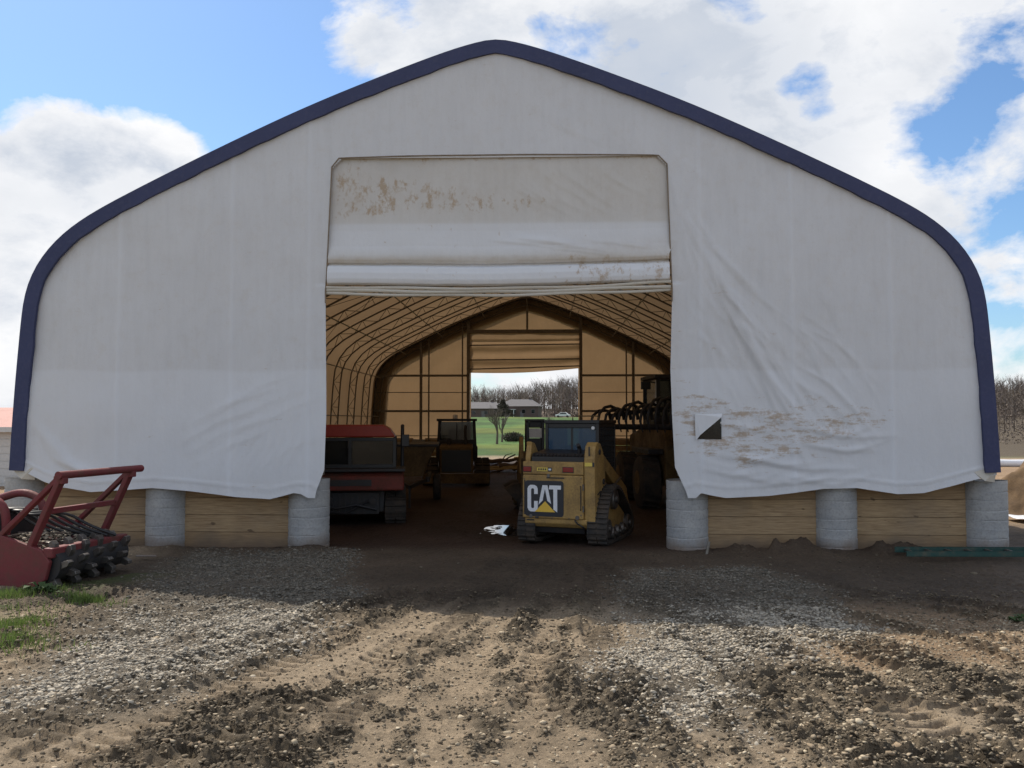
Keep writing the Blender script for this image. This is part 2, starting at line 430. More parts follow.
def masks(X, Y):
    WX, WY = wobble(X, Y); m = {}
    m['gravel'] = np.maximum(poly_mask(WX, WY, GRAV_L, .42), poly_mask(WX, WY, GRAV_R, .40))
    dk = 0
    for p in DARK: dk = np.maximum(dk, poly_mask(WX, WY, p, .3))
    sd = 0
    for p in SAND: sd = np.maximum(sd, poly_mask(WX, WY, p, .14))
    ra, rr = radial(X, Y)
    near_ = sstep(11.2, 9.8, Y)*sstep(-6.6, -5.2, X + (10.5-Y)*.35)
    m['dark'] = np.clip((dk*.75 + .45*near_)*(1-sd)*sstep(.43, .57, .66*ra + .34*fbm(X, Y, .30, 4) + .05*dk), 0, 1); m['sand'] = sd
    m['red'] = poly_mask(WX, WY, REDR, .35)
    m['shade_damp'] = sstep(9.3, 10.5, WY + .5*(X < -6)*0)*sstep(46.5, 44.5, WY)*sstep(-6.9, -5.6, WX)*sstep(10.5, 8.5, WX)  # building's shade painted into the ground colour; also lowers roughness as damp
    return m
def height(X, Y, m):
    near = sstep(-30, -12, -np.abs(X))*sstep(60, 46, Y)*sstep(-14, -4, Y)
    z = (fbm(X, Y, 2.6, 3)-.5)*.10*near
    z = z + (fbm(X+5, Y, .45, 5)-.5)*(.025 + .035*m['dark'])*near
    ck = fbm(X, Y+9, .085, 4); z = z + np.maximum(ck-.48, 0)*(.06 + .13*m['dark'] + .03*m['gravel'])*(1-.8*m['sand'])*near
    # caterpillar and tyre tracks
    for k, tr in enumerate(TRACKS):
        P = [G(*p) for p in tr]; run = 0
        for i in range(len(P)-1):
            ax, ay = P[i]; bx, by = P[i+1]; ex, ey = bx-ax, by-ay; L = math.hypot(ex, ey)
            wx, wy = X-ax, Y-ay; tt = (wx*ex+wy*ey)/(L*L); t = np.clip(tt, 0, 1)
            d = (wx*ey - wy*ex)/L
            w = sstep(.24, .17, np.abs(d))*((tt >= 0) & (tt <= 1))
            s = tt*L + run + .25*np.abs(d)
            brk = sstep(.35, .55, fbm(X+k*7, Y, .7, 3))
            z = z + w*brk*(-.03 + .026*np.sign(np.sin(s*2*math.pi/.15))*sstep(0,.3,np.abs(np.sin(s*2*math.pi/.15)))) + .016*np.exp(-((np.abs(d)-.24)/.05)**2)*brk*((tt >= 0) & (tt <= 1))
            run += L
    # mud banked against the right hand timber wall, dip for the puddle
    bank = np.exp(-((Y-14.02)/.20)**2)*sstep(2.7, 3.4, X)*sstep(6.6, 5.4, X)
    z = z + bank*(.05 + .26*fbm(X, Y, .16, 4)*sstep(.36,.60,fbm(X+3,Y,.5,3)))
    z = z + .10*np.exp(-((Y-14.0)/.2)**2)*sstep(-2.9,-3.6,X)*fbm(X,Y,.4,3)
    ra, rr = radial(X, Y); band = sstep(.44, .54, ra)*sstep(12.5, 10.5, Y)*sstep(-6.2, -5.0, X+(10.5-Y)*.3)*(1-.8*m['gravel'])
    z = z + band*(.030*np.sign(np.sin(rr*48+3*fbm(X,Y,.5,2)))*sstep(.0,.5,np.abs(np.sin(rr*48+3*fbm(X,Y,.5,2)))))*sstep(.42,.55,fbm(X-9,Y,.6,3)) + .05*(ra-.5)*sstep(12.5,10.5,Y)*near
    px_, py_ = G(514, 529)
    pud = np.exp(-(((X-px_)/.55)**2 + ((Y-py_)/.8)**2))
    z = z*(1-.8*pud) - .026*pud + (fbm(X+2, Y*.4, .16, 3)-.5)*.034*pud
    # terrain far off
    z = z + 2.6*sstep(75, 210, Y) + 5.5*sstep(300, 480, Y) + 1.2*(fbm(X, Y, 55, 3)-.5)*sstep(70, 130, Y)
    z = z - .25*sstep(9.5, 20, X)*sstep(60,40,Y)*sstep(10,14,Y)*0
    return z
def cols(X, Y, m):
    def c3(*c): return np.array(c)[None, :]
    e = lambda a: a[:, None]
    f1 = fbm(X, Y, .9, 5); f2 = fbm(X+77, Y, .16, 4)
    c = c3(.305,.235,.158)*(1 + .5*(e(f1)-.5)) 
    c = c*(1 + .6*(e(f2)-.5))
    def mx(c, col, f): return c*(1-e(f)) + col*e(f)
    c = mx(c, c3(.27,.235,.185)*(1+.5*(e(f2)-.5)), m['gravel']*.75)
    c = mx(c, c3(.29,.195,.115)*(1+.5*(e(f1)-.5)), m['red']*(1-m['gravel'])*.8)
    c = mx(c, c3(.345,.268,.183), m['sand']*.8)
    c = mx(c, c3(.115,.092,.063)*(1+.9*(e(f2)-.5)), m['dark']*.85)
    dirt = c3(.066,.047,.032)*(1 + 1.1*(e(f1)-.5))  # darkened soil tone for the painted shade zone
    c = mx(c, dirt, m['shade_damp']*.93*(1-.55*m['gravel']))
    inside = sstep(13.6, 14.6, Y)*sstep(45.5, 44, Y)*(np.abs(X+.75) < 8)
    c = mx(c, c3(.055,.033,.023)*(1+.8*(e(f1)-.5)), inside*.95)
    ra, rr = radial(X, Y); ph = np.sin(rr*48 + 3*fbm(X, Y, .5, 2))
    tr_ = sstep(.44, .52, ra)*sstep(11.0, 9.8, Y)*sstep(.42, .55, fbm(X-9, Y, .6, 3))*(1-m['gravel'])
    c = c*(1 - .52*e(tr_*sstep(-.2, .5, ph)))
    # grass on the left, green field behind
    gl = sstep(.50, .58, fbm(X+3, Y+1, .5, 4))*sstep(-5.2, -6.4, X - .35*(Y-10))*sstep(20, 8, Y)
    c = mx(c, c3(.07,.10,.03), gl*.8*(Y < 12))
    fg = fbm(X, Y, 9, 5)
    field = c3(.058,.112,.024)*(1+1.3*(e(fg)-.5))*(1+.8*(e(fbm(X,Y*.4,1.6,4))-.5)) + c3(.05,.03,0)*e(sstep(.5,.65,fbm(X+9,Y,14,4)))
    far = sstep(48, 52, Y + 3*(fbm(X, Y, 4, 3)-.5)) 
    c = mx(c, field, far)
    c = mx(c, c3(.13,.10,.075)*(1+.6*(e(fg)-.5)), sstep(310, 345, Y + 30*(fbm(X,Y,30,3)-.5)))
    c = mx(c, c3(.10,.078,.052)*(1+.6*(e(fg)-.5)), sstep(.36,.42,X/np.maximum(Y,1))*(Y > 40)*far)
    side = sstep(9, 12, np.abs(X+.75))*(Y < 48)*(Y > 13)
    c = mx(c, c3(.30,.20,.12)*(1+.6*(e(f1)-.5)), side*(1-far)*.9)
    return np.clip(c, 0, 1)
def make_ground():
    def ax(segs):
        out = []
        for a, b, st in segs: out.append(np.arange(a, b, st))
        return np.concatenate(out + [np.array([segs[-1][1]])])
    xs = ax([(-2400,-400,200),(-400,-60,10),(-60,-14,1.0),(-14,-7.6,.12),(-7.6,6.8,.021),(6.8,13,.12),(13,60,1.0),(60,400,10),(400,2400,200)])
    ys = ax([(-600,-60,60),(-60,-6,3),(-6,4.9,.25),(4.9,8.0,.016),(8.0,14.2,.028),(14.2,20,.06),(20,50,.25),(50,140,2.5),(140,520,6),(520,2600,120)])
    X, Y = np.meshgrid(xs, ys); x = X.ravel(); y = Y.ravel()
    m = masks(x, y); z = height(x, y, m)
    nx, ny = len(xs), len(ys)
    i = np.arange(nx-1)[None, :] + nx*np.arange(ny-1)[:, None]; i = i.ravel()
    F = np.stack([i, i+1, i+1+nx, i+nx], 1)
    me = np_mesh('ground', np.stack([x, y, z], 1), F, True)
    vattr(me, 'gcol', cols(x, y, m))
    vattr(me, 'gmask', np.stack([m['gravel'], m['dark'], m['shade_damp']], 1))
    mt, nt, b = nt_new('ground_soil')
    a = nt.nodes.new('ShaderNodeAttribute'); a.attribute_name = 'gcol'
    g = nt.nodes.new('ShaderNodeAttribute'); g.attribute_name = 'gmask'
    sp = nt.nodes.new('ShaderNodeSeparateColor'); nt.links.new(g.outputs['Color'], sp.inputs[0])
    n1 = noise(nt, 26, 9, .75); n2 = noise(nt, 95, 4, .75)
    tc = nt.nodes.new('ShaderNodeTexCoord')
    vo = nt.nodes.new('ShaderNodeTexVoronoi'); vo.inputs['Scale'].default_value = 38; nt.links.new(tc.outputs['Object'], vo.inputs['Vector'])
    c = mixc(nt, 1.0, a.outputs['Color'], ramp(nt, n1, [(.28, .50), (.5, 1.0), (.74, 1.4)]), 'MULTIPLY')
    c = mixc(nt, .8, c, ramp(nt, n2, [(.3, .7), (.7, 1.25)]), 'MULTIPLY')
    vcol = mixc(nt, ramp(nt, vo.outputs['Color'], [(0, .55), (1, 1.35)]), (.3,.3,.3), (1,1,1))
    peb = ramp(nt, vo.outputs['Distance'], [(.0, 1), (.55, .35)])
    c = mixc(nt, math_(nt, 'MULTIPLY', sp.outputs[0], .7), c, mixc(nt, 1.0, c, peb, 'MULTIPLY'))
    nt.links.new(c, b.inputs['Base Color'])
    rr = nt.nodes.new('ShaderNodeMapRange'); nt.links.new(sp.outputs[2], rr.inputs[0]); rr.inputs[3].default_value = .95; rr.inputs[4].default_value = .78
    nt.links.new(rr.outputs[0], b.inputs['Roughness']); b.inputs['Specular IOR Level'].default_value = .25
    h = math_(nt, 'ADD', n1, math_(nt, 'MULTIPLY', n2, .4)); h = math_(nt, 'ADD', h, math_(nt, 'MULTIPLY', math_(nt, 'MULTIPLY', peb, sp.outputs[0]), .5))
    bump(nt, b, h, .95, .030)
    o = link('ground', me, mt); tag(o, 'muddy gravel yard and floor with tyre tracks', 'ground', kind='structure')
make_ground()

def attr_mat(name, attr, rough=.9, bmp=.3, sc_=60):
    mt, nt, b = nt_new(name); a = nt.nodes.new('ShaderNodeAttribute'); a.attribute_name = attr
    n = noise(nt, sc_, 4, .6)
    nt.links.new(mixc(nt, .8, a.outputs['Color'], ramp(nt, n, [(.3,.7),(.7,1.2)]), 'MULTIPLY'), b.inputs['Base Color'])
    b.inputs['Roughness'].default_value = rough; b.inputs['Specular IOR Level'].default_value = .25
    bump(nt, b, n, bmp, .005); return mt
# stones scattered as loose rocks
PHI = (1+5**.5)/2
ICO = np.array([(-1,PHI,0),(1,PHI,0),(-1,-PHI,0),(1,-PHI,0),(0,-1,PHI),(0,1,PHI),(0,-1,-PHI),(0,1,-PHI),(PHI,0,-1),(PHI,0,1),(-PHI,0,-1),(-PHI,0,1)])/1.9
ICF = np.array([(0,11,5),(0,5,1),(0,1,7),(0,7,10),(0,10,11),(1,5,9),(5,11,4),(11,10,2),(10,7,6),(7,1,8),(3,9,4),(3,4,2),(3,2,6),(3,6,8),(3,8,9),(4,9,5),(2,4,11),(6,2,10),(8,6,7),(9,8,1)])
def rocks(name, pts, z, size, colr, mt, label, flat=.5, jag=.58):
    n = len(pts)
    V = ICO[None] * (1 + rng.uniform(-jag, jag, (n, 12, 1))) * size[:, None, None]
    sc3 = np.stack([rng.uniform(.75,1.35,n), rng.uniform(.65,1.1,n), rng.uniform(flat*.7, flat*1.3, n)], 1)
    V = V * sc3[:, None, :]
    a = rng.uniform(0, 6.283, n); t = rng.uniform(-.5, .5, n)
    ct, st = np.cos(t)[:, None], np.sin(t)[:, None]
    y2 = V[..., 1]*ct - V[..., 2]*st; z2 = V[..., 1]*st + V[..., 2]*ct
    ca, sa = np.cos(a)[:, None], np.sin(a)[:, None]
    x3 = V[..., 0]*ca - y2*sa; y3 = V[..., 0]*sa + y2*ca
    P = np.stack([x3 + pts[:, 0:1], y3 + pts[:, 1:2], z2 + z[:, None] + (size*flat*.25)[:, None]], -1).reshape(-1, 3)
    F = (ICF[None] + (np.arange(n)*12)[:, None, None]).reshape(-1, 3)
    me = np_mesh(name, P, F, False)
    vattr(me, 'rc', np.repeat(colr, 12, axis=0))
    o = link(name, me, mt); tag(o, label, 'gravel' if 'gravel' in name else 'mud', kind='stuff'); return o
M['rock'] = attr_mat('rock', 'rc')
def scatter(n, x0, x1, y0, y1, dens):
    p = np.stack([rng.uniform(x0, x1, n), rng.uniform(y0, y1, n)], 1)
    # keep the far stones rarer: they are tiny in the picture
    m = masks(p[:, 0], p[:, 1]); k = rng.random(n) < dens(p, m)
    p = p[k]; m = {a: b[k] for a, b in m.items()}
    return p, m, height(p[:, 0], p[:, 1], m)
p, m, z = scatter(420000, -7.5, 6.3, 5.0, 14.0, lambda p, m: np.where(m['gravel'] > .02, m['gravel'], 0)**1.5*(1-.6*m['dark'])*(.22+.78*sstep(.40,.56,fbm(p[:,0]+8,p[:,1],.45,5)))*sstep(4.9,7.5,p[:,1]+1.2))
s = rng.gamma(3.0, .0032, len(p)).clip(.005, .026)
g = rng.uniform(.55, 1.25, len(p))[:, None]; tint = rng.random(len(p))[:, None]
cc = (np.array([[.36,.33,.275]])*(1-tint) + np.array([[.46,.40,.31]])*tint)*g
cc = cc*(1 - .58*m['shade_damp'][:, None])  # gravel tinted darker where the building's shade is painted
rocks('gravel', p, z, s, cc, M['rock'], 'pale grey crushed gravel spread in patches')
p, m, z = scatter(230000, -6.8, 6.2, 5.0, 14.0, lambda p, m: (.42 + .45*m['dark'])*(1-.85*m['gravel'])*(1-.6*m['sand'])*(1-.93*sstep(9.0,10.0,p[:,1]))*(.35 + .65*sstep(-.5, 2.5, p[:,0])))
s = rng.gamma(2.0, .0040, len(p)).clip(.003, .030)
g = rng.uniform(.5, 1.25, len(p))[:, None]; tint = rng.random(len(p))[:, None]
cc = (np.array([[.46,.39,.28]])*(1-tint) + np.array([[.27,.20,.13]])*tint)*g*(1-.65*m['shade_damp'][:,None])  # loose stones darkened inside the painted shade too
rocks('loose_gravel', p, z, s, cc, M['rock'], 'loose brown stones strewn over the mud')
p, m, z = scatter(330000, -6.5, 6.2, 5.0, 11.0, lambda p, m: (.06 + .9*m['dark']*sstep(.42,.55,fbm(p[:,0],p[:,1]+4,.16,4)))*(1-.7*m['gravel']))
s = rng.gamma(2.2, .0036, len(p)).clip(.003, .019)
g = rng.uniform(.6, 1.4, len(p))[:, None]
rocks('mud_clods', p, z, s, np.array([[.135,.108,.074]])*g, M['rock'], 'dark churned mud clods between the wheel tracks', .6, .5)

# puddle
px_, py_ = G(514, 529)
th = np.linspace(0, 2*math.pi, 40, endpoint=False)
mb = MB(); mb.raw([(px_ + .75*math.cos(t), py_ + .9*math.sin(t), -.022) for t in th], [tuple(range(40))])
mt, nt, b = nt_new('water'); b.inputs['Base Color'].default_value = (.03,.025,.02,1); b.inputs['Roughness'].default_value = .03; b.inputs['Specular IOR Level'].default_value = 1.0; b.inputs['IOR'].default_value = 1.6
tag(mb.build('puddle', mt), 'shiny rain puddle on the shed floor beside the yellow loader', 'puddle', kind='structure')

# ------------------------------------------------------------------ fabric building
CX = -.75; Y0 = 13.98; YF = 44.2
PROF = [(7.93,1.28),(7.90,2.0),(7.86,2.74),(7.80,3.6),(7.76,4.03),(7.68,4.37),(7.50,4.74),(7.18,5.12),(6.68,5.49),(5.7,6.00),(4.4,6.635),(3.1,7.235),(1.7,7.79),(.8,8.12),(.28,8.27),(0,8.31)]
def smooth_prof(P, n=70):
    full = [(-a, b) for a, b in P[::-1][0:0]]
    Q = [(a, b) for a, b in P] + [(-a, b) for a, b in P[-2::-1]]
    Q = chaikin(Q, 2, False)
    Q = np.array(Q); d = np.r_[0, np.cumsum(np.hypot(*np.diff(Q, axis=0).T))]
    t = np.linspace(0, d[-1], 2*n+1)
    return np.stack([np.interp(t, d, Q[:, 0]), np.interp(t, d, Q[:, 1])], 1)
PR = smooth_prof(PROF)
tg = np.gradient(PR, axis=0); tg /= np.hypot(tg[:, 0], tg[:, 1])[:, None]
NR = np.stack([-tg[:, 1], tg[:, 0]], 1)          # points inwards (path runs right to left over the top)
if NR[len(NR)//2, 1] > 0: NR = -NR
def off(d): return PR + NR*d
bld = empty('fabric_building', (CX, Y0, 0), 0, 'white fabric storage building with blue edge trim and rolled-up door', 'building')
# children in building local coordinates: x measured from the ridge line, y from the front
def prof_half(z):
    q = PR[:len(PR)//2+1]
    return np.interp(z, q[:, 1], q[:, 0])
# roof skin
def roof():
    ys = np.arange(0.08, YF-Y0+.001, .25); n = len(PR)
    V = []
    for y in ys:
        sag = .07*math.sin(math.pi*((y-.2) % 3.0)/3.0)**2
        w = np.ones(n); P = PR + NR*(.012 + sag*w[:, None])
        V.append(np.stack([P[:, 0], np.full(n, y), P[:, 1]], 1))
    V = np.concatenate(V); i = (np.arange(n-1)[None] + n*np.arange(len(ys)-1)[:, None]).ravel()
    me = np_mesh('roof_fabric', V, np.stack([i, i+1, i+1+n, i+n], 1), True)
    link('roof_fabric', me, M['roof_fabric'], bld)
roof()
# blue trims : front face band + wrap over the roof
def trim(yf, sgn, wrapl, wd=.225):
    n = len(PR); O = off(-.005); I = off(wd); rngw = np.linspace(0, 1, n)
    wv = (.003*np.sin(rngw*70) + .004*np.sin(rngw*173) + .006*np.sin(rngw*311)**3)[:, None]
    I = I + NR*wv
    V = [np.stack([I[:, 0], np.full(n, yf+.06*sgn), I[:, 1]], 1), np.stack([I[:, 0], np.full(n, yf), I[:, 1]], 1),
         np.stack([(O[:, 0]*.97+I[:,0]*.03), np.full(n, yf-.012*sgn), O[:, 1]*.97+I[:,1]*.03], 1), np.stack([O[:, 0], np.full(n, yf+.02*sgn), O[:, 1]], 1),
         np.stack([O[:, 0], np.full(n, yf+wrapl*sgn), O[:, 1]], 1), np.stack([off(.006)[:, 0], np.full(n, yf+wrapl*sgn), off(.006)[:, 1]], 1)]
    V = np.concatenate(V); F = []
    for r in range(5):
        i = np.arange(n-1) + r*n; F.append(np.stack([i, i+1, i+1+n, i+n], 1))
    me = np_mesh('edge_trim', V, np.concatenate(F), True); me.set_sharp_from_angle(angle=R(35)); link('edge_trim', me, M['blue'], bld)
trim(-.05, 1, .5); trim(YF-Y0+.12, -1, .9, .62)

# front wall fabric
DL, DR = -3.48-CX, 2.05-CX
def door_l(z): return np.interp(z, [.7,.95,1.3,2.2,4.17,6.4], [-3.68,-3.64,-3.51,-3.49,-3.52,-3.43]) - CX
def door_r(z): return np.interp(z, [.7,.95,1.35,2.2,2.9,4.17,6.4], [2.36,2.29,2.11,2.07,2.05,2.09,2.02]) - CX
HL = [(22,470),(33,476),(45,482),(61,487),(91,492),(125,490),(152,488),(190,491),(237,497),(271,499),(298,493),(308,494),(319,498)]
HR = [(682,498),(695,493),(726,498),(769,496),(800,492),(824,489),(857,488),(897,494),(923,493),(952,486),(974,480),(1000,474)]
hl = np.array([atY(a, b, Y0) for a, b in HL]); hr = np.array([atY(a, b, Y0) for a, b in HR])
hl[:, 0] -= CX; hr[:, 0] -= CX
hemx = np.r_[hl[:, 0], hr[:, 0]]; hemz = np.r_[hl[:, 1], hr[:, 1]]
def ridge(X, Z, pts, w, a):
    """a sharp fold of the cloth along a polyline"""
    out = np.zeros(X.shape)
    for i in range(len(pts)-1):
        ax_, az = pts[i]; bx, bz = pts[i+1]; ex, ez = bx-ax_, bz-az; L2 = ex*ex+ez*ez
        t = np.clip(((X-ax_)*ex + (Z-az)*ez)/L2, 0, 1)
        d = ((X-ax_)*ez - (Z-az)*ex)/math.sqrt(L2)
        dd = np.hypot(X-ax_-t*ex, Z-az-t*ez)
        pr = np.where(d > 0, np.exp(-(dd/w)**2), np.exp(-(dd/(w*2.2))**2))
        tt = (i + t)/(len(pts)-1)
        out = np.maximum(out, pr*a*np.sin(np.clip(tt, .02, .98)*math.pi)**.5)
    return out
rr_ = random.Random(5)
FOLDS = []
for k in range(26):                                   # right panel : long drapes from the door corner
    x0 = 1.98 + .05*k + rr_.uniform(-.05,.05); z0 = 6.25 - .10*k + rr_.uniform(-.2,.2); L = rr_.uniform(1.6, 3.2); e = rr_.uniform(.5, 1.5)
    FOLDS.append(([(x0 + e*t**1.5, z0 - L*t) for t in (0,.25,.5,.75,1)], rr_.uniform(.014,.04), rr_.uniform(.006,.017)))
for k in range(34):
    x0 = rr_.uniform(2.2, 4.4); z0 = rr_.uniform(2.6, 4.4); L = rr_.uniform(.9,1.7); e = rr_.uniform(.4,1.4)
    FOLDS.append(([(x0 + e*t**.8, z0 - L*t**1.2) for t in (0,.3,.6,1)], rr_.uniform(.014,.035), rr_.uniform(.005,.014)))
for k in range(22):
    x0 = rr_.uniform(2.2, 4.4); z0 = rr_.uniform(1.15, 2.3); L = rr_.uniform(.7,1.6)
    FOLDS.append(([(x0, z0), (x0+L*.5, z0-.12), (x0+L, z0-rr_.uniform(-.1,.3))], .03, rr_.uniform(.008,.018)))
for k in range(12):                                   # left panel : fan of light creases toward the door
    x0 = rr_.uniform(-6.0, -4.6); z0 = rr_.uniform(1.3, 2.3)
    FOLDS.append(([(x0, z0), (x0+.6, z0+.35), (x0+1.3, z0+.6)], .035, rr_.uniform(.003,.008)))
for k in range(8):
    x0 = -3.75 - .16*k; FOLDS.append(([(x0-.5, 1.2), (x0-.12, 1.8), (x0, 3.0 - .15*k)], .04, .008))
for k in range(5):
    x0 = -8.35 + .1*k; FOLDS.append(([(x0, 2.1-.1*k), (x0+.35, 1.5-.05*k), (x0+.8, 1.2)], .04, .012))
for k in range(14):                                   # drapes over the header
    x0 = -.2 + .16*k; FOLDS.append(([(x0, 7.3-.05*k), (x0+.45, 6.9-.05*k), (x0+.9, 6.65-.06*k)], .03, rr_.uniform(.002,.006)))
def disp(X, Z):
    """depth of the cloth, positive = away from the camera; X in world"""
    d = (fbm(X+40, Z, 2.2, 3)-.5)*.10
    d = d + (fbm(X*1.0+10, Z*.45, .5, 4)-.5)*.018*(1 + 1.3*sstep(1.8, 2.6, X)*sstep(6.5, 5, X))
    for pts, w, a in FOLDS: d = d - ridge(X, Z, pts, w, a)
    for sx in (-6.95, -5.08, -3.8, 2.55, 4.0, 5.55):
        d = d - .009*np.exp(-((X-sx)/.03)**2)
    # stiff hem bulges and flutters
    hemd = np.interp(X-CX, hemx, hemz)
    k = np.exp(-np.maximum(Z-hemd, 0)/.28)
    d = d - k*(.03 + .05*(fbm(X, Z*.2, .45, 3)-.5))
    d = d - .012*np.exp(-((Z-hemd-.16)/.02)**2)
    d = d - .03*sstep(.25, 0, np.abs(X-(-3.5)))*(Z < 4.3) - .03*sstep(.25, 0, np.abs(X-2.1))*(Z < 4.3)
    return d
HOLE = (atY(697, 416, Y0)[0]-CX, atY(720, 416, Y0)[0]-CX, atY(700, 438, Y0)[1], atY(700, 416, Y0)[1])
def front():
    st = .03
    def seg(a, b): n = max(1, int(round((b-a)/st))); return np.linspace(a, b, n+1)[:-1]
    xs = np.concatenate([seg(-7.95, DL), seg(DL, DR), seg(DR, HOLE[0]), seg(HOLE[0], HOLE[1]), seg(HOLE[1], 7.95), [7.95]])
    zs = np.concatenate([seg(1.0, HOLE[2]), seg(HOLE[2], HOLE[3]), seg(HOLE[3], 6.38), seg(6.38, 8.31), [8.31]])
    X, Z = np.meshgrid(xs, zs); nx = len(xs)
    xc = (X[:-1, :-1]+X[1:, 1:])/2; zc = (Z[:-1, :-1]+Z[1:, 1:])/2
    keep = np.abs(xc) < prof_half(zc) - .04
    cham = np.minimum(xc-DL, DR-xc) + (6.38-zc) > .17
    keep &= ~((xc > DL) & (xc < DR) & (zc < 6.38) & cham)
    keep &= ~((xc > HOLE[0]) & (xc < HOLE[1]) & (zc > HOLE[2]) & (zc < HOLE[3]))
    # warp : hem, door edges
    hem = np.interp(X, hemx, hemz)
    Zw = np.where(Z < 2.0, hem + (Z-1.0)*(2.0-hem), Z)
    gl = np.exp(-((X-DL)/.5)**2); gr = np.exp(-((X-DR)/.4)**2)
    Xw = X + gl*(door_l(Zw)-DL)*(X < DL+1) + gr*(door_r(Zw)-DR)*(X > DR-1)
    D = disp(Xw+CX, Zw)
    i = (np.arange(nx-1)[None] + nx*np.arange(len(zs)-1)[:, None])[keep]
    F = np.stack([i, i+1, i+1+nx, i+nx], 1)
    V = np.stack([Xw.ravel(), D.ravel()+.02, Zw.ravel()], 1)
    used = np.unique(F); rem = np.full(len(V), -1); rem[used] = np.arange(len(used))
    V = V[used]; F = rem[F]
    me = np_mesh('front_wall_fabric', V, F, True)
    x = V[:, 0]+CX; zz = V[:, 2]
    st1 = poly_mask(x, zz, [(2.0,3.0),(2.9,2.5),(3.9,2.55),(5.6,2.3),(5.6,2.0),(4.4,1.5),(3.6,1.25),(2.4,1.3),(2.0,1.9)], .4, True)*.92
    st1 = np.maximum(st1, .40*poly_mask(x, zz, [(2.05,4.6),(4.2,4.4),(4.2,3.0),(2.05,2.6)], .4, True))
    st1 = np.maximum(st1, .22)
    grime = .16*np.exp(-((x-2.1)/.10)**2)*(zz < 5) + .10*sstep(1.3, 1.0, zz) + .16*sstep(.5,.0,8.0-np.abs(x-CX))*(zz<4.5)
    tone = .45*sstep(2.86, 2.93, zz*-1 + 5.8 + .02*np.sin(x*3)) + .35*sum(np.exp(-((x-sx)/.035)**2) for sx in (-6.95,-5.08,-3.8,2.55,4.0,5.55)); tone = np.clip(tone, 0, 1)
    vattr(me, 'stain', np.stack([st1, grime, tone], 1))
    link('front_wall_fabric', me, M['front_fabric'], bld)
front()
# torn window in the right panel: a loose flap over its upper left half
x0, x1, z0, z1 = HOLE
dd = float(disp(np.array([x0+CX]), np.array([z0]))[0])
mb = MB(); mb.raw([(x0-.03, dd-.012, z0-.05), (x0-.04, dd-.015, z1+.03), (x1+.03, dd-.02, z1+.04), (x1+.01, dd-.05, z1-.02), (x0+.04, dd-.04, z0+.05)], [(0,4,1),(4,3,1),(3,2,1)])
fl = mb.build('window_flap', M['front_fabric'], bld); vattr(fl.data, 'stain', np.tile([[.3,.1,.6]], (5, 1)))
mb = MB(); mb.box(x0-.02, x1+.02, dd+.012, dd+.022, z0-.02, z1+.02)
mb.build('window_sheet', M['glass_dark'], bld)
# seam cord round the door opening
mb = MB()
pts = [(float(door_l(z)), z) for z in np.linspace(4.0, 6.24, 12)] + [(DL+.16, 6.385)] + [(x, 6.385 + .035*math.sin((x-DL)/(DR-DL)*math.pi)) for x in np.linspace(DL+.3, DR-.3, 20)] + [(DR-.16, 6.385)] + [(float(door_r(z)), z) for z in np.linspace(6.24, 4.0, 12)]
mb.tube([(x, float(disp(np.array([x+CX]), np.array([z]))[0])+.012, z) for x, z in pts], .011, 6)
mb.build('seam_cord', mat('grimy_cord', (.25,.20,.15), .9), bld, True)

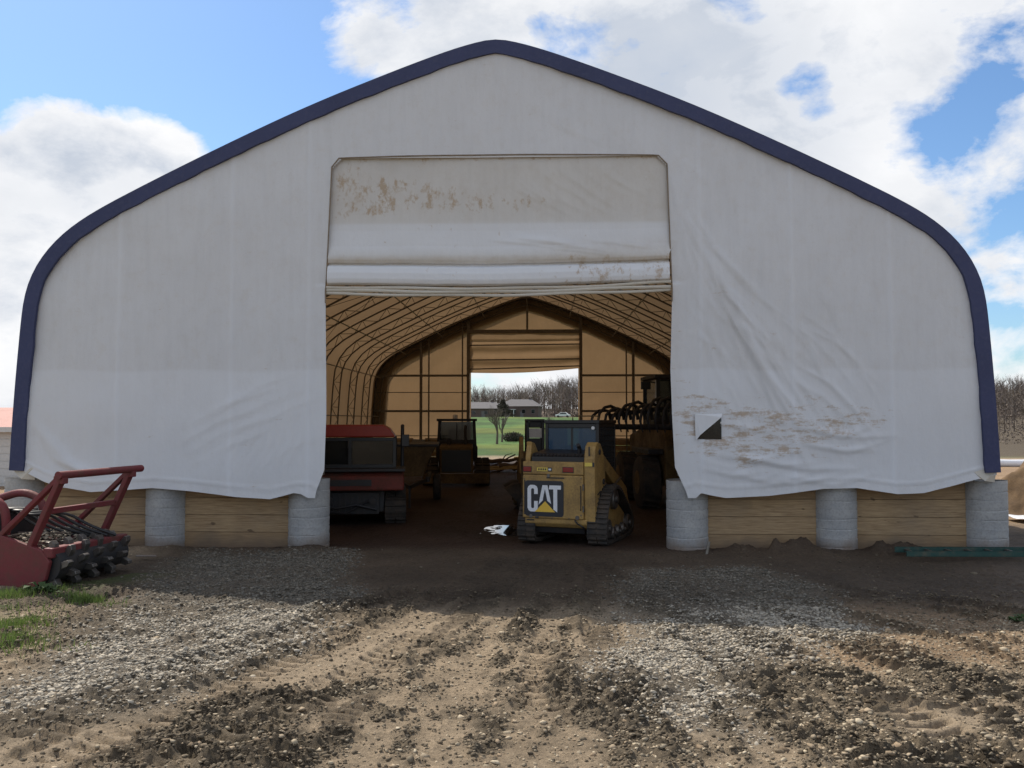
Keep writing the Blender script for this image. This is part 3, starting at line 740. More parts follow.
# rolled door curtain
def curtain():
    # (z, y-offset) of the cross-section, top to bottom
    sec = [(6.50,.05),(6.30,.05),(6.0,.05),(5.6,.05),(5.2,.045),(4.95,.02),(4.80,-.02),(4.72,-.035),(4.67,-.02),(4.655,.03),(4.64,.02),(4.60,-.05),(4.50,-.085),(4.40,-.09),(4.33,-.075),(4.305,-.03),(4.30,.02)]
    S = np.array(sec); t = np.r_[0, np.cumsum(np.hypot(np.diff(S[:, 0]), np.diff(S[:, 1])))]
    tt = np.concatenate([np.arange(0, t[4], .03), np.arange(t[4], t[-1], .012), [t[-1]]])
    sz = np.interp(tt, t, S[:, 0]); sy = np.interp(tt, t, S[:, 1])
    xs = np.arange(DL-.12, DR+.12, .03); X, SZ = np.meshgrid(xs, sz); SY = np.repeat(sy[:, None], len(xs), 1)
    u = (X-DL)/(DR-DL); w = sstep(5.6, 4.6, SZ)
    Z = SZ + w*(-.055*np.sin(np.clip(u,0,1)*math.pi) + .035*u + .018*(fbm(X+3, SZ, .7, 3)-.5)*2)
    fl = (fbm(X+60, Z, 1.3, 4)-.5)*.05
    for k in range(16):
        a = rr_.uniform(-.8, 1.4); zt = rr_.uniform(5.9, 6.35); fl = fl - ridge(X+CX, Z, [(a,zt),(a+.35,zt-.3),(a+.8,zt-.55)], .025, rr_.uniform(.003,.009))
    for k in range(6):
        zt = rr_.uniform(4.8, 5.1); a = rr_.uniform(-3.3, 1.0); fl = fl - ridge(X+CX, Z, [(a,zt),(a+.5,zt-.05),(a+1.0,zt-.12)], .03, .012)
    fl = fl - .006*np.exp(-((X-(DL+DR)/2)/.02)**2)*(Z > 4.65)
    Yv = SY + .02 + fl*sstep(6.45, 6.2, Z)
    w2 = sstep(5.0, 4.72, SZ); mid = (DL+DR)/2; hw = (DR-DL)/2
    X = mid + (X-mid)*(1 - w2*(.115/(hw+.12)))
    nx = len(xs); i = (np.arange(nx-1)[None] + nx*np.arange(len(sz)-1)[:, None]).ravel()
    V = np.stack([X.ravel(), Yv.ravel(), Z.ravel()], 1)
    me = np_mesh('door_curtain', V, np.stack([i, i+1, i+1+nx, i+nx], 1), True)
    x = V[:, 0]+CX; z = V[:, 2]
    s1 = poly_mask(x, z, [(-3.4,6.2),(-2.2,6.1),(-.4,5.75),(.2,5.8),(.2,5.55),(-1.5,5.45),(-3.45,5.35)], .2, True)*.90
    s1 = np.maximum(s1, .80*np.exp(-((x+3.1)/.35)**2)*sstep(5.3,5.5,z)); s1 = np.maximum(s1, .86*np.exp(-((z-5.70)/.05)**2)*sstep(2,-1,x))
    s1 = np.maximum(s1, .75*np.exp(-((z-6.37)/.05)**2)); s1 = np.maximum(s1, .78*sstep(4.9,4.7,z)*sstep(-.2,.6,x)); s1 = np.maximum(s1, .30)
    gr = .65*np.exp(-((z-4.70)/.06)**2) + .30*np.exp(-((z-4.9)/.14)**2)*sstep(.4,1,u.ravel()*1.0+.3*np.sin(x)) + .35*sstep(4.40, 4.27, z) + .18*sstep(5.2,5.6,z)
    tone = .6*sstep(5.34, 5.28, z)*sstep(4.7, 5.0, z) + .7*sstep(4.64,4.6,z)
    vattr(me, 'stain', np.stack([s1, np.clip(gr,0,1), tone], 1))
    link('door_curtain', me, M['curtain_fabric'], bld)
    for k, (dz, r) in enumerate(((-.02,.026),(-.07,.03),(-.125,.026))):
        mb = MB(); pts = []
        for x in np.linspace(DL-.03, DR+.02, 60):
            uu = (x-DL)/(DR-DL)
            pts.append((x, .0 + .012*k + .01*math.sin(x*2+k), 4.285 + dz - .055*math.sin(max(0, min(1, uu))*math.pi) + .035*uu + .008*math.sin(x*3.1+k*2) + (.03 if k == 0 else 0)*max(0, uu-.8)*3))
        mb.tube(pts, r, 8); mb.build('curtain_roll', M['fold_fabric'], bld, True)
curtain()

# trusses
def truss():
    n = len(PR); mb = MB(); step = 3
    A = off(.07); B = off(.36); idx = list(range(0, n, step))
    if idx[-1] != n-1: idx.append(n-1)
    mb.tube([(A[i,0], 0, A[i,1]) for i in idx], .032, 6); mb.tube([(B[i,0], 0, B[i,1]) for i in idx], .032, 6)
    for q in range(len(idx)-1):
        a, b = idx[q], idx[q+1]
        P, Q = (A[a], B[b]) if q % 2 == 0 else (B[a], A[b])
        mb.tube([(P[0],0,P[1]), (Q[0],0,Q[1])], .013, 5, False)
        if q % 2 == 0: mb.tube([(A[a][0],0,A[a][1]), (B[a][0],0,B[a][1])], .011, 5, False)
    return mb
tr0 = truss().build('truss', M['galv'], bld, True); tr0.location = (0, .22, 0)
for k in range(1, 11):
    o = tr0.copy(); C.objects.link(o); o.parent = bld; o.location = (0, .22 + 2.98*k, 0)
# purlins along the ridge direction
n = len(PR); PB = off(.33)
for i in [6, 18, 30, 42, 56, 70, 84, 98, 110, 122, 134]:
    MB().tube([(PB[i,0], .3, PB[i,1]), (PB[i,0], 30.0, PB[i,1])], .022, 6).build('purlin', M['galv'], bld, True)
for s_ in (1, -1):
    for bay in (0, 4, 9):
        y = .22 + 2.98*bay
        for (i, j) in ((6, 30), (30, 56), (56, 70)):
            ii, jj = (i, j) if s_ > 0 else (140-i, 140-j)
            mb = MB(); mb.tube([(PB[ii,0], y, PB[ii,1]), (PB[jj,0], y+2.98, PB[jj,1])], .008, 4); mb.tube([(PB[jj,0], y+.02, PB[jj,1]), (PB[ii,0], y+3.0, PB[ii,1])], .008, 4)
            mb.build('brace_cable', M['dark'], bld)
# front door jambs behind the cloth
for x in (DL-.16, DR+.2):
    MB().box(x-.06, x+.06, .16, .28, 1.2, 7.2).build('door_post', M['galv'], bld, bevel=.006)
MB().box(DL-.1, DR+.1, .18, .26, 6.5, 6.6).build('header_beam', M['galv'], bld, bevel=.006)

# far end wall
FD = YF - Y0
fdl, fdr = -3.62-CX, 1.84-CX
def farwall():
    st = .12
    def seg(a, b): n_ = max(1, int(round((b-a)/st))); return np.linspace(a, b, n_+1)[:-1]
    xs = np.concatenate([seg(-7.95, fdl), seg(fdl, fdr), seg(fdr, 7.95), [7.95]]); zs = np.concatenate([seg(.95, 6.5), seg(6.5, 8.3), [8.3]])
    X, Z = np.meshgrid(xs, zs); xc = (X[:-1,:-1]+X[1:,1:])/2; zc = (Z[:-1,:-1]+Z[1:,1:])/2
    keep = (np.abs(xc) < prof_half(zc)-.02) & ~((xc > fdl) & (xc < fdr) & (zc < 6.5))
    D = (fbm(X, Z, 1.6, 4)-.5)*.12; nx = len(xs)
    i = (np.arange(nx-1)[None] + nx*np.arange(len(zs)-1)[:, None])[keep]
    me = np_mesh('end_wall_fabric', np.stack([X.ravel(), D.ravel()+FD+.02, Z.ravel()], 1), np.stack([i, i+1, i+1+nx, i+nx], 1), True)
    link('end_wall_fabric', me, M['far_fabric'], bld)
    # far door curtain, rolled part of the way up
    xs = np.linspace(fdl-.1, fdr+.1, 60); ts = np.linspace(0, 1, 40); X, T = np.meshgrid(xs, ts)
    u = (X-fdl)/(fdr-fdl); zb = 4.50 + .22*np.clip(u,0,1) - .10*np.sin(np.clip(u,0,1)*math.pi)
    Z = 6.55 + (zb-6.55)*T; Yv = FD - .04 - .10*np.sin(T*math.pi*3)**2*(T > .2) + (fbm(X, Z, .8, 3)-.5)*.08
    nx = 60; i = (np.arange(nx-1)[None] + nx*np.arange(39)[:, None]).ravel()
    me = np_mesh('door_curtain', np.stack([X.ravel(), Yv.ravel(), Z.ravel()], 1), np.stack([i, i+1, i+1+nx, i+nx], 1), True)
    link('door_curtain', me, M['far_fabric'], bld)
    for z in (5.9, 5.15, 4.68):
        MB().tube([(fdl-.05, FD-.12, z), (fdr+.05, FD-.12, z + (.16 if z < 5 else .05))], .035, 6).build('curtain_pipe', M['galv'], bld, True)
farwall()
for x, w in ((fdl-.12,.12), (fdr+.12,.12), (fdl-.42,.05), (-5.35-.05,.10), (-5.0+.0,.05), (5.35,.10), (5.0,.05), (0,.08)):
    zt = float(np.interp(-abs(x), -PR[:71, 0], PR[:71, 1])) - .1
    z0_ = 0 if abs(x) > .1 else 6.6
    MB().box(x-w/2*1.3, x+w/2*1.3, FD-.26, FD-.12, z0_, zt).build('wall_post', M['galv'], bld, bevel=.005)
for z in (2.55, 4.35):
    for a, b in ((-7.75, fdl-.2), (fdr+.2, 7.75)):
        MB().box(a, b, FD-.3, FD-.2, z-.055, z+.055).build('wall_girt', M['galv'], bld)
for z in (1.3, 3.5):
    for a, b in ((-7.7, fdl-.2), (fdr+.2, 7.7)):
        MB().box(a, b, FD-.18, FD-.13, z-.02, z+.02).build('wall_girt', M['galv'], bld)
MB().box(fdl-.1, fdr+.1, FD-.3, FD-.18, 6.5, 6.68).build('header_beam', M['galv'], bld)

# concrete piers and timber walls
def pier_mb():
    prof = [(.345,-.1)]; z = -.05; r = random.Random(2)
    while z < 1.02:
        prof += [(.335+r.uniform(-.004,.004), z), (.338, z+.10), (.328, z+.112), (.336, z+.125)]; z += .15
    prof += [(.335,1.08),(.325,1.10)]
    return MB().lathe(prof, 0, 0, 40, .014)
pier0 = pier_mb().build('concrete_pier', M['concrete'], bld, True)
spots = [(s_*x, .42) for x in (3.12, 5.51, 7.9) for s_ in (-1, 1)]
spots += [(s_*x, FD-.1) for x in (3.12, 5.51, 7.9) for s_ in (-1, 1)]
spots += [(s_*7.9, .42 + 2.98*k) for k in range(1, 10) for s_ in (-1, 1)]
for k, (x, y) in enumerate(spots):
    o = pier0 if k == 0 else pier0.copy()
    if k: C.objects.link(o); o.parent = bld
    o.location = (x, y, 0); o.rotation_euler = (0, 0, k*1.3)
def boards(a, b, y, axis='x', top=1.16, seed=0):
    r = random.Random(seed); mb = MB(); z = -.04; L = b-a
    while z < top-.05:
        h = min(.285, top-z); cuts = [a]
        if L > 2 and r.random() < .6: cuts.append(a + L*r.uniform(.3,.7))
        if L > 5:
            cuts = list(np.arange(a, b-1, 3.6)) 
        cuts.append(b)
        for i in range(len(cuts)-1):
            e = r.uniform(0, .008)
            if axis == 'x': mb.box(cuts[i]+.002, cuts[i+1]-.002, y-e, y+.05, z+.003, z+h-.003)
            else: mb.box(y-.05, y-.0+e, cuts[i]+.002, cuts[i+1]-.002, z+.003, z+h-.003)
        z += h
    return mb
for k, (a, b) in enumerate(((-7.6,-5.82),(-5.2,-3.42),(3.42,5.2),(5.82,7.6))):
    boards(a, b, .36, 'x', 1.18, k+3).build('timber_wall', M['planks'], bld, bevel=.004)
    boards(a, b, FD-.05, 'x', 1.18, k+9).build('timber_wall', M['planks'], bld)
boards(.7, FD-.3, -7.82, 'y', 1.34, 31).build('timber_wall', M['planks'], bld)
boards(.7, FD-.3, 7.87, 'y', 1.34, 32).build('timber_wall', M['planks'], bld)
# steel foot brackets at the front corners
for s_ in (-1, 1):
    mb = MB(); mb.box(s_*7.62-.09, s_*7.62+.09, .2, .3, 1.1, 1.13); mb.tube([(s_*7.62, .24, 1.1), (s_*7.66, .24, 1.42)], .045, 8)
    mb.bar((s_*7.45,.22,1.11), (s_*7.66,.22,1.36), .04)
    mb.build('foot_bracket', M['steel'], bld)
    mb = MB(); x = s_*7.72; mb.raw([(x-.22, .02, 1.32), (x+.18, .0, 1.34), (x+.16, .05, 1.12), (x-.02,-.03,1.14), (x-.16,.04,1.24)], [(0,1,3,4),(1,2,3)])
    fl = mb.build('loose_fabric_corner', M['fold_fabric'], bld)

# ------------------------------------------------------------------ generic parts
def track(parent, poly, x0, x1, pitch=.1, lug=.035, thick=.035, wheels=(), wheelmat='steel', platemat='yellow', grouserw=.03):
    P = chaikin(poly, 3, True); P = np.array(P); Q = np.vstack([P, P[:1]])
    d = np.r_[0, np.cumsum(np.hypot(*np.diff(Q, axis=0).T))]; L = d[-1]
    n = int(L/pitch); 
    cen = P.mean(0)
    def at(s): s = s % L; return np.array([np.interp(s, d, Q[:, 0]), np.interp(s, d, Q[:, 1])])
    belt = MB(); O = [tuple(at(s)) for s in np.linspace(0, L, 80, endpoint=False)]
    area = sum(O[i][0]*O[(i+1)%80][1]-O[(i+1)%80][0]*O[i][1] for i in range(80))
    sg = 1 if area > 0 else -1
    def nrm(s):
        a = at(s-.01); b = at(s+.01); t = (b-a)/np.linalg.norm(b-a); return t, np.array([t[1], -t[0]])*sg
    ss = np.linspace(0, L, 80, endpoint=False); I = []
    for s in ss: t, nn = nrm(s); I.append(tuple(at(s)-nn*thick))
    m_ = 80; vs = [(x, *p) for x in (x0, x1) for p in O] + [(x, *p) for x in (x0, x1) for p in I]; fs = []
    for i in range(m_):
        j = (i+1) % m_
        fs += [(i, j, m_+j, m_+i), (2*m_+i, 3*m_+i, 3*m_+j, 2*m_+j), (i, 2*m_+i, 2*m_+j, j), (m_+i, m_+j, 3*m_+j, 3*m_+i)]
    belt.raw(vs, fs)
    for k in range(n):
        s = k*L/n; c = at(s); t, nn = nrm(s)
        a = c - t*grouserw/2 - nn*.005; b = c + t*grouserw/2 - nn*.005; a2 = a + nn*(lug+.005) + t*.004; b2 = b + nn*(lug+.005) - t*.004
        w = x1-x0
        for (u0, u1) in ((x0+.01, x0+w*.47), (x0+w*.53, x1-.01)):
            belt.raw([(x, *q) for x in (u0, u1) for q in (a, b, b2, a2)], [(0,1,2,3),(7,6,5,4),(0,4,5,1),(1,5,6,2),(2,6,7,3),(3,7,4,0)])
    tr = belt.build('track', M['rubber'], parent)
    for (wy, wz, wr) in wheels:
        mb = MB(); mb.tube([(x0+.03, wy, wz), (x0+.05, wy, wz), (x1-.05, wy, wz), (x1-.03, wy, wz)], [wr*.9, wr, wr, wr*.9], 20); mb.tube([(x0-.005, wy, wz), (x1+.005, wy, wz)], wr*.35, 12)
        mb.build('wheel', M[wheelmat], tr, True)
    mb = MB(); ys = [p[0] for p in poly]; zs = [p[1] for p in poly]
    xm = (x0+x1)/2; inner = [(cen[0]+(p[0]-cen[0])*.72, cen[1]+(p[1]-cen[1])*.62) for p in poly]
    mb.prism(inner, xm-.06, xm+.06, 'x'); mb.build('track_frame', M[platemat], tr, bevel=.01)
    return tr

# ------------------------------------------------------------------ yellow track loader by the door
def loader():
    t = empty('track_loader', (.27, 14.72, 0), R(-20), 'yellow compact track loader with big white lettered badge at the doorway', 'loader')
    tp = [(-.02,.10),(.0,.40),(.22,.80),(.55,.98),(.95,.93),(1.35,.66),(1.78,.42),(1.88,.18),(1.7,.03),(.2,.03)]
    for s_ in (-1, 1):
        a, b = (.50, .84) if s_ > 0 else (-.74, -.42)
        track(t, tp, a, b, .085, .03, .04, ((.28,.28,.17),(1.62,.24,.16),(.72,.74,.18),(.62,.17,.11),(.95,.17,.11),(1.28,.17,.11)), 'steel', 'yellow')
    # lower body and belly
    body = MB(); body.prism([(.04,.42),(.04,1.38),(.75,1.38),(.75,.95),(2.0,.85),(2.05,.30),(.35,.22),(.12,.30)], -.46, .47, 'x')
    body.build('body', M['yellow'], t, bevel=.015)
    MB().prism([(-.005,.44),(-.005,.36),(.05,.30),(.42,.18),(.42,.44)], -.60, .50, 'x').build('rear_bumper', M['yellow'], t, bevel=.015)
    MB().prism([(.09,.30),(.14,.19),(.42,.14),(.42,.30)], -.46, .42, 'x').build('belly_guard', M['dark'], t)
    # rear door panel
    door = MB().box(-.635, .445, -.03, .10, .44, 1.17).build('rear_door', M['yellow'], t, bevel=.022, seg=3)
    MB().box(-.40, -.34, -.045, -.03, .30+.14, .47).build('latch', M['dark'], door)
    MB().tube([(.40, -.035, .60), (.415, -.06, .62), (.415, -.06, .98), (.40, -.035, 1.0)], .009, 6).build('handle', M['black'], door, True)
    mb = MB()
    for i in range(12): mb.box(-.62+.02, -.60+.02, -.038, -.028, .5+i*.05, .5505+i*.05 if i < 11 else .53+i*.05)
    mb.build('vent', M['dark'], door)
    up = MB().box(-.635, .445, -.015, .12, 1.178, 1.395).build('rear_hood', M['yellow'], t, bevel=.018, seg=3)
    MB().tube([(-.16, -.03, 1.165), (-.16, -.055, 1.165)], .03, 12).build('logo_knob', M['steel'], door, True)
    for a, b in ((-.62, -.48), (.09, .27)):
        l = MB().box(a, b, -.032, -.014, 1.225, 1.305).build('tail_light', M['taillight'], t, bevel=.008)
        MB().box(a-.008, b+.008, -.024, -.012, 1.217, 1.313).build('lens_frame', M['black'], l)
    l = MB().box(-.375, -.185, -.022, -.016, 1.235, 1.295).build('model_plate', M['label_yellow'], t)
    mb = MB()
    for i in range(4): mb.box(-.35+i*.04, -.325+i*.04, -.025, -.0225, 1.25, 1.282)
    mb.build('plate_marks', M['decal_black'], l)
    l2 = MB().box(-.178, -.105, -.022, -.016, 1.232, 1.298).build('plate_square', M['decal_black'], l)
    MB().box(-.165, -.12, -.025, -.0225, 1.25, 1.28).build('plate_marks', M['decal_white'], l2)
    MB().tube([(.345,-.018,.475),(.345,-.04,.475)], .035, 14).build('tow_eye', M['steel'], t, True)
    MB().tube([(-.48,-.018,.475),(-.48,-.04,.475)], .03, 14).build('tow_eye', M['steel'], t, True)
    for (bx_, bz_) in ((-.60,.52),(-.60,.80),(-.60,1.10),(.41,.52),(.41,.80),(.41,1.13),(-.1,.455),(.2,.455)):
        MB().tube([(bx_,-.028,bz_),(bx_,-.040,bz_)], .011, 6).build('bolt', M['steel'], door)
    for z_ in (.62,.98): MB().tube([(.445,-.02,z_-.05),(.445,-.02,z_+.05)], .016, 8).build('hinge', M['steel'], door)
    MB().box(-.2,.12,-.034,-.031,1.115,1.135).build('grip_slot', M['black'], door)
    MB().tube([(.30,-.03,.43),(.36,-.07,.38),(.44,-.05,.33),(.46,.0,.30)], .014, 7).build('hydraulic_hose', M['black'], t, True)
    # badge: black rounded square, white letters, yellow triangle
    bx0, bx1, bz0, bz1 = -.585, .105, .475, 1.075; c_ = .04
    rp = chaikin([(bx0,bz0),(bx0,bz1),(bx1,bz1),(bx1,bz0)], 1)
    def rrect(a, b, c, d, r):
        out = []
        for (cx_, cz_, a0) in ((b-r, d-r, 0), (a+r, d-r, 90), (a+r, c+r, 180), (b-r, c+r, 270)):
            for k in range(6): out.append((cx_+r*math.cos(R(a0+18*k)), cz_+r*math.sin(R(a0+18*k))))
        return out
    bd = MB().prism(rrect(bx0, bx1, bz0, bz1, .05), -.036, -.031, 'y').build('badge', M['decal_black'], t)
    # letters in a unit frame 0..1 x, 0..1 z mapped inside the badge
    def mp(u, v): return (bx0 + .045 + u*(bx1-bx0-.09), bz0 + .075 + v*(bz1-bz0-.15))
    def letter(polys, name, mm, y=-.0385):
        mb = MB()
        for pl in polys: mb.prism([mp(*p) for p in pl], y, y+.002, 'y')
        mb.build(name, M[mm], bd)
    Cpoly = [(.0,.14),(.03,.05),(.09,.0),(.21,.0),(.28,.05),(.31,.14),(.31,.40),(.20,.40),(.20,.17),(.18,.13),(.13,.13),(.11,.17),(.11,.83),(.13,.87),(.18,.87),(.20,.83),(.20,.66),(.31,.66),(.31,.86),(.28,.95),(.21,1.0),(.09,1.0),(.03,.95),(.0,.86)]
    letter([Cpoly], 'letter_c', 'decal_white')
    letter([[(.33,.26),(.45,1.0),(.60,1.0),(.71,.30),(.595,.42),(.575,.56),(.525,.86),(.475,.56),(.46,.43)]], 'letter_a', 'decal_white')
    letter([[(.66,1.0),(1.0,1.0),(1.0,.85),(.89,.85),(.89,.0),(.775,.11),(.775,.85),(.64,.85)]], 'letter_t', 'decal_white')
    letter([[(.22,.0),(.53,.40),(.83,.0)]], 'triangle', 'decal_yellow', -.0395)
    # towers
    tw = [(.02,.36),(.0,.9),(-.01,1.45),(.05,1.66),(.18,1.73),(.36,1.70),(.52,1.55),(.62,1.25),(.66,.95),(.60,.62),(.42,.40),(.2,.30)]
    for s_ in (-1, 1):
        a, b = (.455, .64) if s_ > 0 else (-.645, -.55)
        q = tw if s_ > 0 else [(y+.14 if y < .1 else y, z) for y, z in tw]
        w = MB().prism(q, a, b, 'x').build('lift_tower', M['yellow'], t, bevel=.018, seg=3)
        for (yy, zz, r) in ((.26,1.56,.045),(.5,1.05,.05),(.52,.74,.04)):
            MB().tube([(b-.01 if s_ > 0 else a+.01, yy, zz), (b+.02 if s_ > 0 else a-.02, yy, zz)], r, 14).build('pivot_pin', M['dark'], w, True)
        if s_ > 0:
            MB().prism(rrect(.535, .56, 1.50, 1.66, .011), -.015, -.009, 'y').build('slot', M['black'], w)
            pl = MB().box(.47, .60, -.018, -.012, 1.33, 1.39); pl.build('side_plate', M['label_yellow'], w)
            MB().box(.605, .636, -.018, -.012, 1.325, 1.395).build('plate_square', M['decal_black'], w)
            MB().tube([(.645,.15,.85),(.66,.25,.9),(.65,.3,.75)], .012, 6).build('hydraulic_hose', M['black'], w, True)
        # lift arm, from the tower down to the front
        x0, x1 = (a+.02, b-.03)
        arm = MB().prism([(.25,1.66),(.42,1.60),(1.3,1.22),(2.15,.86),(2.5,.35),(2.36,.28),(2.0,.66),(1.2,1.00),(.45,1.36),(.22,1.45)], x0+.03*s_*0, x1, 'x').build('lift_arm', M['yellow'], t, bevel=.012)
        mb = MB(); mb.tube([(x1+.04*s_, .52, .76), (x1+.04*s_, 1.15, .94)], .045, 12); mb.build('hydraulic_cylinder', M['dark'], arm, True)
        MB().tube([(x1+.04*s_, 1.15, .94), (x1+.04*s_, 1.6, 1.05)], .022, 10).build('piston_rod', M['steel'], arm, True)
    MB().tube([(-.6, 2.2, .78), (.6, 2.2, .78)], .05, 10).build('cross_tube', M['yellow'], t, True)
    # engine deck, dark grille
    mb = MB(); mb.prism([(.10,1.385),(.10,1.47),(.18,1.53),(.74,1.58),(.74,1.385)], -.52, .43, 'x')
    gr = mb.build('engine_grille', M['black'], t, bevel=.01)
    mb = MB()
    for i in range(14): mb.box(-.5+i*.066, -.47+i*.066, .09, .73, 1.50+.0, 1.515)
    mb.build('grille_bars', M['dark'], gr)
    # cab
    cab = MB()
    x0, x1, y0, y1, z0, z1 = -.47, .47, .76, 1.80, 1.12, 2.04
    for (x, y) in ((x0,y0),(x1,y0),(x0,y1),(x1,y1)): cab.box(x-.03, x+.03, y-.03, y+.03, z0, z1)
    cab.box(x0-.04, x1+.04, y0-.05, y1+.06, z1, z1+.06)
    for y in (y0, y1): cab.box(x0+.03, x1-.03, y-.025, y+.025, z0, z0+.35); cab.box(x0+.03, x1-.03, y-.025, y+.025, z1-.08, z1)
    for x in (x0, x1): cab.box(x-.025, x+.025, y0+.03, y1-.03, z0, z0+.12); cab.box(x-.025, x+.025, y0+.03, y1-.03, z1-.07, z1)
    cb = cab.build('cab', M['black'], t, bevel=.008)
    MB().box(x0+.03, x1-.03, y0-.006, y0+.006, z0+.35, z1-.08).build('rear_window', M['glass'], cb)
    for x in (x0, x1):
        MB().box(x-.005, x+.005, y0+.03, y1-.03, z0+.12, z1-.07).build('side_window', M['glass_dark'], cb)
        mb = MB()
        for i in range(9): mb.box(x-.012 + (.012 if x > 0 else -.012), x+.012+(.012 if x > 0 else -.012), y0+.1+i*.1, y0+.112+i*.1, z0+.12, z1-.07)
        for i in range(7): mb.box(x-.009+(.012 if x > 0 else -.012), x+.009+(.012 if x > 0 else -.012), y0+.04, y1-.04, z0+.2+i*.1, z0+.21+i*.1)
        mb.build('side_guard', M['black'], cb)
    mb = MB(); mb.box(-.25,.25,1.0,1.15,1.0,1.65); mb.box(-.25,.25,1.1,1.5,1.0,1.15); mb.build('seat', M['black'], cb, bevel=.03)
    mb = MB(); mb.box(-.02,.02,.752,.764,z0+.35,z1-.08); mb.build('window_bar', M['black'], cb)
    mb = MB(); mb.tube([(.0,.80,2.1),(.0,.80,2.17),(.36,.80,2.17),(.36,.80,2.1)], .012, 6); mb.tube([(.0,1.2,2.1),(.0,1.2,2.17),(.36,1.2,2.17),(.36,1.2,2.1)], .012, 6); mb.build('roof_rail', M['yellow2'], cb, True)
    MB().tube([(.40,.74,1.96),(.40,.70,1.96)], .03, 12).build('work_lamp', M['white'], cb, True)
    MB().tube([(.28,.3,1.4),(.28,.3,1.62),(.28,.22,1.68)], .035, 10).build('exhaust_pipe', M['dark'], t, True)
loader()

def rear_loader():
    t = empty('compact_loader', (-.12, 19.6, 0), R(4), 'smaller yellow loader with black roll cage parked beyond the lettered one', 'loader')
    MB().prism([(0,.35),(0,1.25),(.12,1.36),(.7,1.38),(1.6,.9),(1.7,.35)], -.36, .42, 'x').build('body', M['yellow2'], t, bevel=.03)
    for s_ in (-1, 1):
        x = .04 + s_*.43
        for y in (.30, 1.3):
            w = MB(); w.tube([(x-.11, y, .33), (x-.08, y, .36), (x+.08, y, .36), (x+.11, y, .33)], .32, 24)
            w.v = [(a, y + (b-y), c) for a, b, c in w.v]; wh = w.build('tyre', M['rubber'], t, True)
            MB().tube([(x-.12, y, .34), (x+.12, y, .34)], .15, 16).build('rim', M['yellow2'], wh, True)
        q = [(.02,.9),(.0,1.55),(.08,1.72),(.3,1.72),(.5,1.3),(.45,.9)]
        xx = .04 + s_*.38
        MB().prism(q, xx-.045, xx+.045, 'x').build('lift_tower', M['yellow'], t, bevel=.015)
        MB().prism([(.1,1.68),(.3,1.64),(1.7,.95),(2.1,.4),(1.95,.38),(1.55,.8),(.2,1.45)], xx-.03, xx+.03, 'x').build('lift_arm', M['yellow2'], t, bevel=.01)
    cab = MB()
    for x in (-.18, .18):
        cab.prism([(.45,1.35),(.50,2.06),(1.1,2.06),(1.2,1.35),(1.1,1.35),(1.02,1.98),(.58,1.98),(.55,1.35)], x-.035, x+.035, 'x')
    cab.box(-.215, .215, .47, 1.15, 2.06, 2.12); cab.box(-.145,.145,.49,.52,1.92,2.06); cab.box(-.145,.145,.47,.50,1.35,1.68)
    cb = cab.build('roll_cage', M['black'], t, bevel=.012)
    MB().box(-.145,.145,.500,.506,1.69,1.91).build('rear_window', M['white'], cb)  # white panel paints the light seen through the rear opening
    MB().box(-.14,.14,.6,.72,1.2,1.65).build('seat', M['black'], cb, bevel=.03)
    MB().tube([(.22,.6,1.9),(.30,.55,1.92)], .012, 6).build('mirror_arm', M['black'], cb)
    MB().tube([(.33,.50,1.93),(.33,.53,1.93)], .09, 18).build('mirror', M['black'], cb, True)
rear_loader()

